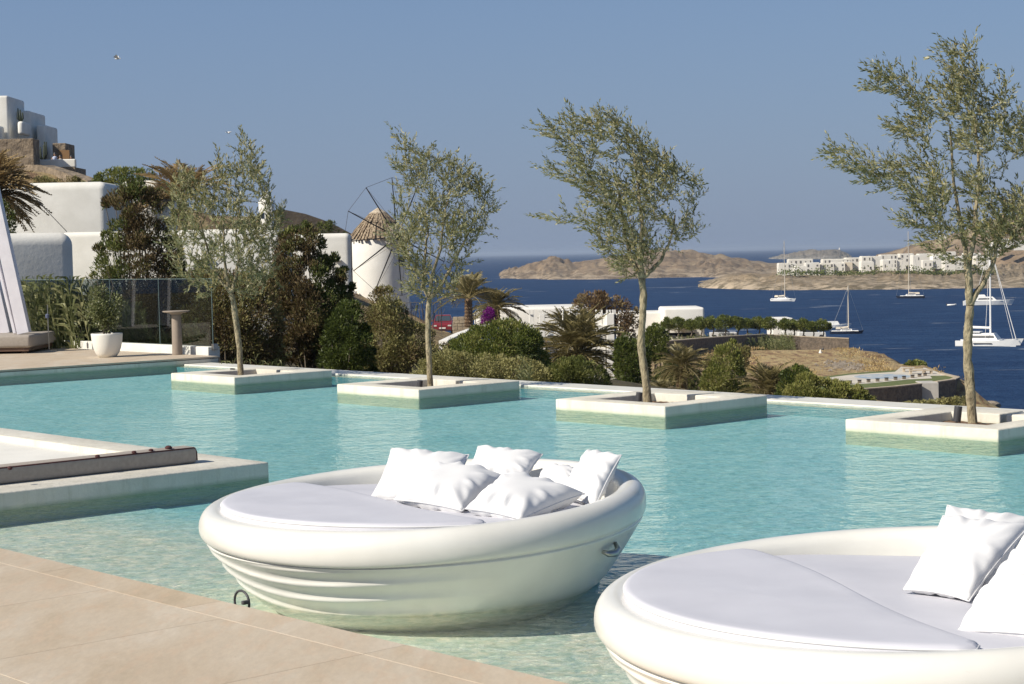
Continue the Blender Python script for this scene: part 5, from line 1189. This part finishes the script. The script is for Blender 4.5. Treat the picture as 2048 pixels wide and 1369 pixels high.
small_car('white car parked behind the middle of the reed row', 1447, 250, (.7,.7,.7), 'car_white'); small_car('light car parked behind the left end of the pine row', 1365, 250, (.55,.56,.58), 'car_silver')
small_car('long white car roof visible between the right pines', 1625, 252, (.72,.72,.7), 'car_white_two')
# lawn terrace with paved disc
def Hn(px, py, z=HZ): return on(px, py, z)
lawn_poly = [(1628,757),(1700,748),(1800,741),(1880,748),(1914,756),(1905,760),(1862,766),(1790,774),(1715,780),(1640,786),(1600,786)]
P3 = [Hn(*q) for q in lawn_poly]
lawn = MB().prism([(q.x,q.y) for q in P3], HZ-.12, HZ+.05).build('lawn', simple('lawn_grass', (.085,.11,.03), 1, (.13,.15,.045), 1.5, 8, .5, .05)); tag(lawn, kind='structure')
pav_poly = [(1631,759),(1700,750),(1790,744),(1802,734),(1850,736),(1895,751),(1860,752),(1864,757),(1820,759),(1740,767),(1664,772),(1640,770)]
P4 = [Hn(*q, HZ+.07) for q in pav_poly]
MBp = MB().prism([(q.x,q.y) for q in P4], HZ-.3, HZ+.07).build('paved_terrace', simple('pale_concrete', (.60,.55,.46), .9, (.50,.46,.39), .6)); tag(MBp, kind='structure')
cc_ = Hn(1765, 753.5, HZ+.08); a_, b_ = (Hn(1822,753,HZ+.08)-cc_), (Hn(1765,748.8,HZ+.08)-cc_)
ring = [(cc_+a_*math.cos(w)+b_*math.sin(w)) for w in [2*math.pi*i/40 for i in range(40)]]
o = MB().prism([(q.x,q.y) for q in ring], HZ+.0, HZ+.082).build('paved_disc', simple('blue_mosaic', (.28,.36,.44), .8, (.52,.50,.46), .9, lo=.45, hi=.6)); tag(o, kind='structure')
rr2 = []
for sc in (1.0, 1.06): rr2.append([(cc_+(a_*math.cos(w)+b_*math.sin(w))*sc) for w in [2*math.pi*i/40 for i in range(40)]])
V = [(q.x,q.y,HZ+.09) for q in rr2[0]]+[(q.x,q.y,HZ+.09) for q in rr2[1]]; mb = MB().add(V, [(i,(i+1)%40,40+(i+1)%40,40+i) for i in range(40)]); o = mb.build('paved_ring', simple('white_ring', (.6,.58,.52), .9)); tag(o, kind='structure')
bp0, bp1 = Hn(1664,772), Hn(1858,754); bol0 = None
blabs = ['leftmost bollard','second bollard from the left','third bollard from the left','fourth bollard from the left','fifth bollard from the left','sixth bollard from the left','sixth bollard from the right','fifth bollard from the right','fourth bollard from the right','third bollard from the right','second bollard from the right','rightmost bollard']
for k, px in enumerate([1663,1682,1700,1719,1737,1755,1773,1791,1808,1825,1839,1850]+[]):
    py = np.interp(px, [1663,1737,1808,1858],[772,766.5,760,752.5]); q = Hn(px, py)
    if bol0 is None:
        bol0 = thing('bollard', '', 'bollard', q); MB().box(q.x-.17,q.x+.17,q.y-.17,q.y+.17,HZ-.02,HZ+.34).build('post', M_bark_far, bol0, bev=.03, seg=1)
        MB().box(q.x-.2,q.x+.2,q.y-.2,q.y+.2,HZ+.342,HZ+.40).build('cap', M_black, bol0); o = bol0
    else:
        o = bol0.copy(); COL.objects.link(o); o.location = q
        for ch in bol0.children: cc2 = ch.copy(); COL.objects.link(cc2); cc2.parent = o
    tag(o, blabs[k]+' along the lawn terrace on the headland', 'bollard', 'bollards between the paving and the lawn')
HW = lambda px, py: (px, py, on(px, py, HZ+.06).y)
wallrun('retaining_wall', 'grey retaining wall of the lawn terrace in shade', [HW(1600,786.5),HW(1640,786.5),HW(1715,780.5),HW(1790,774.5),HW(1840,769)], 2.2, M_stone_wall, .5, 'wall', cop=M_coping)
wallrun('retaining_wall', 'curved end of the retaining wall right of the white buttress', [HW(1870,765.5),HW(1905,760.5),HW(1915,756),HW(1880,747.5)], 2.2, M_stone_wall, .5, 'wall', cop=M_coping)
q = on(1855, 767.5, HZ); bt = thing('buttress', 'pale concrete buttress block in the retaining wall of the lawn terrace', 'buttress', (q.x, q.y, HZ-2))
MB().box(q.x-.85, q.x+.85, q.y-1.2, q.y+1.6, HZ-2.4, HZ+.16).build('block', simple('grey_concrete', (.50,.47,.43), .9, (.42,.40,.36), 1), bt, bev=.05)
for k, (px, py, lab) in enumerate([(1815,744,'stone bench at the left of the paved sitting corner'),(1835,748,'pale stone table in the middle of the sitting corner'),(1855,748,'pale stone seat at the right of the sitting corner')]):
    q = Hn(px, py, HZ+.07); t = thing('stone_table' if k == 1 else 'stone_bench', lab, 'table' if k == 1 else 'bench', q)
    s = .9 if k == 1 else .55; MB().box(q.x-s,q.x+s,q.y-.3,q.y+.3,HZ+.40,HZ+.52).build('seat' if k != 1 else 'tabletop', M_coping, t)
    for e in (-s+.15, s-.15): MB().box(q.x+e-.1,q.x+e+.1,q.y-.25,q.y+.25,HZ+.07,HZ+.398).build('leg', M_coping, t)
shrub('cactus_clump', 'low prickly cactus clump behind the paved sitting corner', 'cactus', [(1808,738),(1818,729),(1835,726),(1850,732),(1853,738)], 205, .6, 900, .4, M_green, (.7,.2), 20, .3, .8, 4, None, 31, wf=.7)
q = Hn(1641,720); mk = thing('white_marker', 'small white conical shrine marker standing in the dry field', 'marker', q)
MB().lathe([(.28,-.1),(.28,.55),(.22,.62),(.20,.9),(.10,1.15),(.02,1.3)], q, 12).build('body', M_plaster_far, mk, smooth=True)
MB().lathe([(.12,1.2),(.14,1.35),(.05,1.5)], (q.x+.3,q.y,q.z), 8).build('lantern', M_black, mk)
for lab, px, py, s in [('white rock lying in the grass at the left of the field',1435,705,.5),('pale boulder on the headland shore at the foot of the lawn terrace',1985,812,1.0)]:
    q = at(px, py, 215 if s < .8 else 205); t = thing('rock', lab, 'rock', q); rg2 = random.Random(int(px)); bm = bmesh.new(); bmesh.ops.create_icosphere(bm, subdivisions=2, radius=s)
    for v in bm.verts: v.co *= rg2.uniform(.75,1.15); v.co.z *= .6
    me = bpy.data.meshes.new('stone'); bm.to_mesh(me); bm.free(); me.materials.append(M_rock); o = bpy.data.objects.new('stone', me); COL.objects.link(o); o.parent = t
# rocks and dry tufts scattered over the field
V = []; Fc = []; rg2 = random.Random(77)
for k in range(230):
    px = rg2.gauss(1690, 22) if k < 230 else rg2.uniform(1480, 1900); py = rg2.gauss(733, 3) if k < 230 else rg2.uniform(705, 745)
    q = Hn(px, py); 
    if q.y > 236: continue
    z = gzf(q.x, q.y)+.1; s = rg2.uniform(.08,.30); b = len(V)
    for d in ((-1,-.8,-.5),(1,-.7,-.5),(.9,.8,-.5),(-.9,.9,-.5),(-.5,-.4,.5),(.6,-.5,.4),(.4,.5,.6),(-.5,.4,.35)): V.append((q.x+d[0]*s*rg2.uniform(.7,1.2), q.y+d[1]*s, z+d[2]*s))
    Fc += [(b+3,b+2,b+1,b),(b+4,b+5,b+6,b+7),(b,b+1,b+5,b+4),(b+1,b+2,b+6,b+5),(b+2,b+3,b+7,b+6),(b+3,b,b+4,b+7)]
mb = MB(); mb.v = V; mb.f = Fc; o = mb.build('scattered_rocks', M_rock); tag(o, 'scattered brown rocks in the dry field beside the lawn terrace', 'rocks', None, 'stuff')
rgn = np.random.default_rng(4); nn = 5200; V = []; px = rgn.uniform(1400, 1930, nn); py = rgn.uniform(695, 752, nn); keep = fbm(px, py*3, .02, 3, 4) > .46; px, py = px[keep], py[keep]
P = []
for a_, b_ in zip(px, py):
    q = Hn(a_, b_)
    if q.y < 240 and inpoly(np.array([q.x]), np.array([q.y]), coast)[0] and edist(np.array([q.x]), np.array([q.y]), coast)[0] > 2: P.append((q.x, q.y, 0))
P = np.array(P); P[:,2] = ground_z(P[:,0], P[:,1])-.02; P = np.repeat(P, 5, 0)+rgn.normal(size=(len(P)*5,3))*np.array([.35,.35,.03]); n = len(P)
D = rgn.normal(size=(n,3))*.6+np.array([-.3,0,1]); D /= np.linalg.norm(D,axis=1,keepdims=True)
V, Q = leaves_np(P, D, .38*rgn.uniform(.5,1.3,n), .10*rgn.uniform(.5,1.3,n), rng=rgn)
o = npmesh('dry_grass', V, Q, leafmat('dry_grass_blade', [(0,(.28,.17,.08)),(.5,(.50,.37,.17)),(1,(.62,.50,.26))], .3, .9), None, tint=np.clip(rgn.normal(.5,.3,n),0,1).repeat(4)); tag(o, 'tufts of dry golden grass over the headland field', 'grass', None, 'stuff')

# ------------------------------------------------------------------ boats
def hull(mb, c, u, L, Bm, H, n=10, bow=.0):
    """hull along unit u, centre c at the waterline"""
    u = Vector(u).normalized(); s = Vector((-u.y,u.x,0)); b = len(mb.v)
    for i in range(n+1):
        t = i/n; w = Bm/2*(math.sin(min(1,t*1.0+.38)*math.pi*.5) if t < .5 else max(.02, math.cos((t-.5)*math.pi)**.75)); x = -L/2+L*t; sh = H*(1+.25*(t-.3)**2*2)
        ov = .06*L*t
        for k, (ww, zz) in enumerate(((-1,sh),(-.82,H*.1),(0,-H*.4),(.82,H*.1),(1,sh))):
            xx = x + (ov if k in (0,4) else 0); q = c+u*xx+s*(ww*w); mb.v.append((q.x,q.y,c.z+zz))
    for i in range(n):
        for k in range(4): mb.f.append((b+5*i+k,b+5*i+5+k,b+5*i+6+k,b+5*i+k+1))
        mb.f.append((b+5*i+4,b+5*i+9,b+5*i+5,b+5*i))
    mb.f.append((b,b+1,b+2,b+3,b+4)); return mb
def bx(c, u, l0, l1, w, z0, z1, tp=.8):
    u = Vector(u).normalized(); s = Vector((-u.y,u.x,0)); p = []
    for z, f in ((z0,1),(z1,tp)):
        m_ = (l0+l1)/2; h = (l1-l0)/2*f
        for x, y in ((m_-h,-w/2*f),(m_+h,-w/2*f),(m_+h,w/2*f),(m_-h,w/2*f)): q = c+u*x+s*y; p.append((q.x,q.y,c.z+z))
    return MB().hexa(p)
def sailboat(label, px, py, L, u, mast_top_y, hm, mizzen=False, heel=0):
    c = on(px, py, SEA); t = thing('sailing_yacht', label, 'sailing boat', c, 'yachts anchored in the bay'); u = Vector(u).normalized(); s = Vector((-u.y,u.x,0))
    hull(MB(), c, u, L, L*.30, L*.085).build('hull', hm, t, smooth=False)
    bx(c,u,-L*.46,L*.40,L*.24,L*.086,L*.105,.95).build('deck', M_boat, t)
    cb2 = bx(c,u,-L*.18,L*.2,L*.17,L*.105,L*.155,.85).build('cabin', M_boat, t); bx(c,u,-L*.14,L*.15,L*.178,L*.122,L*.14,.97).build('cabin_window', M_glass_dark, cb2)
    bx(c,u,-L*.32,-L*.16,L*.17,L*.15,L*.22,.8).build('spray_hood', M_sail, t)
    mz = at(px, mast_top_y, c.y).z; m0 = c+u*L*.08
    MB().tube([(m0.x,m0.y,c.z+L*.1),(m0.x,m0.y,mz)], [.17,.12], 8).build('mast', M_sail, t)
    b0 = m0+Vector((0,0,L*.21)); b1 = m0-u*L*.36+Vector((0,0,L*.2)); MB().tube([b0,b0.lerp(b1,.5)-Vector((0,0,.1)),b1], [.32,.26,.16], 8).build('boom_with_furled_sail', M_sail, t)
    rg_ = MB(); top = Vector((m0.x,m0.y,mz-.3))
    for e in (c+u*L*.53+Vector((0,0,L*.1)), c-u*L*.47+Vector((0,0,L*.1)), c+s*L*.14+Vector((0,0,L*.1)), c-s*L*.14+Vector((0,0,L*.1))): rg_.tube([top,e], .035, 4)
    o = rg_.build('rigging', M_metal, t)
    for zf in (.45,.7): 
        q = m0+Vector((0,0,(mz-c.z)*zf)); MB().tube([q-s*L*.07,q+s*L*.07], .05, 4).build('spreader', M_boat, t)
    return t, c, u, m0
sailboat('white sailing yacht with cream furled sail anchored off the near headland tip', 1566, 603, 12, (.75,-.65,0), 482, M_boat)
sailboat('dark-hulled sailing yacht moored close under the village shore', 1822, 597, 12, (-.93,.25,0), 463, M_boat_dark)
t, c, u, m0 = sailboat('small navy-hulled sailboat beside the end of the headland wall', 1692, 668, 8.5, (.97,-.2,0), 572, M_boat_dark)
# catamaran
c = on(1976, 692, SEA); u = Vector((.90,-.44,0)).normalized(); s = Vector((-u.y,u.x,0)); L = 13.5
ct = thing('catamaran', 'white catamaran with tall mast anchored nearest, right of the tallest olive trunk', 'catamaran', c)
for k in (-1,1): hull(MB(), c+s*k*2.9, u, L, 1.9, 1.25).build('hull', M_boat, ct)
bx(c,u,-5.6,3.2,6.0,.9,1.45,.98).build('bridge_deck', M_boat, ct)
cab_ = bx(c,u,-4.6,2.6,5.0,1.45,2.9,.72).build('cabin', M_boat, ct); bx(c,u,-3.6,1.9,4.75,1.9,2.45,.90).build('cabin_window', M_glass_dark, cab_)
for k in (-1,): bx(c+s*k*2.96,u,-2.6,1.6,1.88,.62,.82,.99).build('hull_window', M_glass_dark, ct)
bx(c,u,-5.2,-1.4,4.4,3.15,3.3,.95).build('bimini_top', M_boat, ct)
for e1 in (-4.8,-1.8):
    for k in (-1,1): q = c+u*e1+s*k*1.8; MB().tube([(q.x,q.y,c.z+1.4),(q.x,q.y,c.z+3.2)], .04, 4).build('bimini_post', M_metal, ct)
m0 = c+u*.6; mz = c.z+24; MB().tube([(m0.x,m0.y,c.z+1.5),(m0.x,m0.y,mz)], [.24,.16], 8).build('mast', M_boat, ct)
MB().tube([m0+Vector((0,0,4.1)), m0-u*6+Vector((0,0,4.35))], [.28,.30], 8).build('boom_with_sail_bag', M_boat, ct)
f0 = c+u*6.3+Vector((0,0,1.5)); tp_ = Vector((m0.x,m0.y,mz-1)); mb = MB()
MB().tube([f0, tp_], [.10,.06], 6).build('furled_jib', M_boat, ct)
for e in (c+s*3.4+Vector((0,0,1.3)), c-s*3.4+Vector((0,0,1.3)), c-u*6+s*2.9+Vector((0,0,1.3)), c+u*6.2-s*2.9+Vector((0,0,1.3))): mb.tube([tp_, e], .045, 4)
mb.build('rigging', M_boat, ct)
MB().tube([c+u*6.2+s*2.9+Vector((0,0,1.35)), c+u*6.2-s*2.9+Vector((0,0,1.35))], .12, 6).build('crossbeam', M_metal, ct)
# motor yacht
c = on(1975, 611, SEA); u = Vector((.98,-.12,0)).normalized(); L = 18; my = thing('motor_yacht', 'sleek white motor yacht behind the catamaran', 'motor yacht', c)
hull(MB(), c, u, L, 4.5, 1.7).build('hull', M_boat, my); bx(c,u,-8.4,5.5,4.0,1.75,1.95,.97).build('deck', M_boat, my)
cb3 = bx(c,u,-5.5,3.2,3.3,1.95,3.3,.68).build('cabin', M_boat, my); bx(c,u,-3.8,1.9,3.2,2.25,2.75,.85).build('cabin_window', M_glass_dark, cb3); bx(c,u,-3.6,-.6,2.4,3.3,4.1,.6).build('radar_arch', M_boat, my)
MB().tube([c+u*8+Vector((0,0,2.6)), c+u*10.5+Vector((0,0,2.9))], .06, 5).build('bow_rail', M_metal, my)
# dinghy
c = on(1903, 612, SEA); u = Vector((.95,-.1,0)).normalized(); s = Vector((-u.y,u.x,0)); dg = thing('dinghy', 'tiny grey inflatable dinghy left of the motor yacht', 'dinghy', c, 'dinghies in the bay')
MB().tube([c-u*1.7+s*.7+Vector((0,0,.3)), c+u*.9+s*.7+Vector((0,0,.35)), c+u*1.7+Vector((0,0,.5)), c+u*.9-s*.7+Vector((0,0,.35)), c-u*1.7-s*.7+Vector((0,0,.3))], .28, 8).build('tube', M_boat, dg, smooth=True)
bx(c,u,-1.5,.9,1.1,.1,.25,.95).build('floor', M_glass_dark, dg); bx(c-u*1.8,u,-.2,.2,.4,.2,.9,.7).build('outboard_motor', M_black, dg)
# boat partly behind the pines
c = on(1668, 656, SEA+.0); u = Vector((.98,0,0)); bb = thing('motor_boat', 'small white boat half hidden behind the last pine of the wall', 'boat', c)
hull(MB(), c, u, 9, 2.6, .9).build('hull', M_boat, bb); bx(c,u,-2.5,1.5,2.0,.9,1.9,.75).build('cabin', M_boat, bb)

# ------------------------------------------------------------------ village on the far headland
M_vwin = simple('grey_window', (.12,.11,.10), .6)  # plain grey for the far village windows
M_vil = simple('village_white', (.78,.76,.70), .9, (.70,.66,.58), .05); M_vil2 = simple('village_cream', (.66,.58,.46), .9)
rg = random.Random(21)
VH = [(1558,1592,528,546,0),(1578,1626,520,538,1),(1590,1612,534,548,2),(1612,1640,527,545,0),(1646,1700,520,534,1),(1642,1668,528,543,0),(1664,1690,527,542,0),(1688,1705,525,545,3),
 (1692,1728,517,532,1),(1724,1744,514,531,0),(1723,1748,525,540,2),(1742,1764,514,526,0),(1748,1766,523,538,3),(1762,1796,511,526,1),(1766,1784,521,536,2),(1780,1794,520,535,0),(1794,1812,521,534,0),(1800,1828,509,524,1),(1826,1842,512,534,2),(1838,1868,509,526,1),(1846,1866,522,536,0),(1866,1894,511,530,0),(1884,1912,505,522,1),(1890,1910,520,537,2),(1906,1936,514,532,0),(1930,1962,508,528,1),(1952,1980,514,532,0)]
posw = ['far left','left','left, in front','left of the flagpole yacht','left centre','left centre, front row','centre left, front row','centre left, grey side','centre, upper row','centre, tall','centre, front row','right of centre','right of centre, front','upper row behind the dark yacht mast','in front of the mast of the dark yacht','beside the dark yacht mast','right of the dark yacht mast','upper row under the olive crown','narrow, under the olive crown','upper row behind the olive twigs','front row behind the olive twigs','behind the lower olive branches','upper row left of the olive fork','front row left of the olive fork','behind the olive fork','right of the olive fork, upper','right of the olive fork, front']
for k, (x0, x1, y0, y1, kd) in enumerate(VH):
    Y = 1085 - (kd == 2)*18 + (kd == 1)*22 + (x0-1558)*.08; a = at(x0, y0, Y); b = at(x1, y1, Y); w = b.x-a.x; h = a.z-b.z
    t = thing('village_house', 'white cubic village house across the bay: '+posw[k], 'house', ((a.x+b.x)/2, Y, b.z), 'cubic houses of the village across the bay')
    MB().box(a.x, b.x, Y, Y+9, b.z-2.5, a.z).build('wall', M_vil if kd != 3 else M_vil2, t)
    MB().box(a.x+.3, b.x-.3, Y+.3, Y+8.7, a.z+.002, a.z+.35).build('parapet', M_vil, t)
    n = max(2, int(w/2.6)); rows = 2 if h > 4.6 else 1
    for r in range(rows):
        for j in range(n):
            if rg.random() < .42: continue
            xx = a.x+w*(j+.5)/n+rg.uniform(-.2,.2); zz = b.z+h*(r+.45)/rows; ww = rg.choice([.45,.45,.7]); hh = rg.choice([.6,.95,.95])
            MB().box(xx-ww*.8, xx+ww*.8, Y-.05, Y+.1, zz-hh*.9, zz+hh*.9).build('window', M_vwin, t)
for k, (x0, x1, y0, y1, Y) in enumerate([(2006,2030,478,489,1430),(2028,2062,482,493,1430),(1976,1998,497,508,1380),(1880,1894,470,474,1600),(1986,2004,484,492,1450)]):
    a = at(x0, y0, Y); b = at(x1, y1, Y); t = thing('hillside_house', ['white house high on the right hillside above the village','white house at the right picture edge on the hillside','small white house on the slope under the hillside pair','tiny white house near the hill crest behind the olive leaves','small white house left of the hillside pair'][k], 'house', ((a.x+b.x)/2,Y,b.z))
    MB().box(a.x,b.x,Y,Y+8,b.z-3,a.z).build('wall', M_vil, t)
    for j in range(3): xx = a.x+(b.x-a.x)*(j+.5)/3; zz = (a.z+b.z)/2; MB().box(xx-.5,xx+.5,Y-.05,Y+.1,zz-.8,zz+.8).build('window', M_glass_dark, t)
# greenery between the village houses
rgn = np.random.default_rng(31); P = []
for k in range(420):
    px = rgn.uniform(1560, 1990); py = rgn.normal(546, 1.6) if rgn.random() < .9 else rgn.uniform(532,542); Y = 1050+rgn.uniform(-6,4); P.append(tuple(at(px, py, Y)))
P = np.repeat(np.array(P), 9, 0); n = len(P); P = P+rgn.normal(size=(n,3))*np.array([1.6,1.2,.6]); D = rgn.normal(size=(n,3)); D /= np.linalg.norm(D,axis=1,keepdims=True)
V, Q = leaves_np(P, D, 1.1*rgn.uniform(.5,1.3,n), .8*rgn.uniform(.5,1.3,n), rng=rgn)
o = npmesh('village_greenery', V, Q, M_green, None, tint=np.clip(rgn.normal(.5,.2,n),0,1).repeat(4)); tag(o, 'dark garden bushes between the village houses across the bay', 'bushes', None, 'stuff')
# lighthouse speck on the far islet
q = at(1679, 501, 4250); t = thing('lighthouse', 'tiny white lighthouse on the far islet', 'lighthouse', q); MB().lathe([(2.2,-4),(1.8,2),(1.2,5),(.3,6.5)], q, 8).build('tower', M_vil, t)
# gulls
for lab, px, py, Y, fl in [('tiny gull high in the sky at the upper left', 235, 118, 90, 1), ('tiny pale gull above the first olive tree', 457, 265, 100, -1)]:
    q = at(px, py, Y); t = thing('gull', lab, 'bird', q, 'gulls in the sky')
    mb = MB().tube([q+Vector((-.16,0,.0)), q, q+Vector((.17,0,.02))], [.01,.045,.015], 6)
    for s in (-1,1): mb.add([q+Vector((-.05,0,.02)), q+Vector((.07,0,.02)), q+Vector((.0,s*.25+.0,.15*fl+.05)), q+Vector((-.10,s*.55,.02))], [(0,1,2,3)])
    mb.build('body', M_plaster_far, t)

# ------------------------------------------------------------------ sea haze
hm = bpy.data.materials.new('sea_haze'); hm.use_nodes = True; ht = hm.node_tree; ht.nodes.clear()
hv = ht.nodes.new('ShaderNodeVolumePrincipled'); hv.inputs['Color'].default_value = (.70,.82,1.0,1); hv.inputs['Density'].default_value = .7e-4; hv.inputs['Anisotropy'].default_value = .2
ho = ht.nodes.new('ShaderNodeOutputMaterial'); ht.links.new(hv.outputs[0], ho.inputs['Volume'])
hz = MB().box(-16000, 16000, -40, 32000, SEA-4, 29).build('haze', hm); tag(hz, kind='stuff')
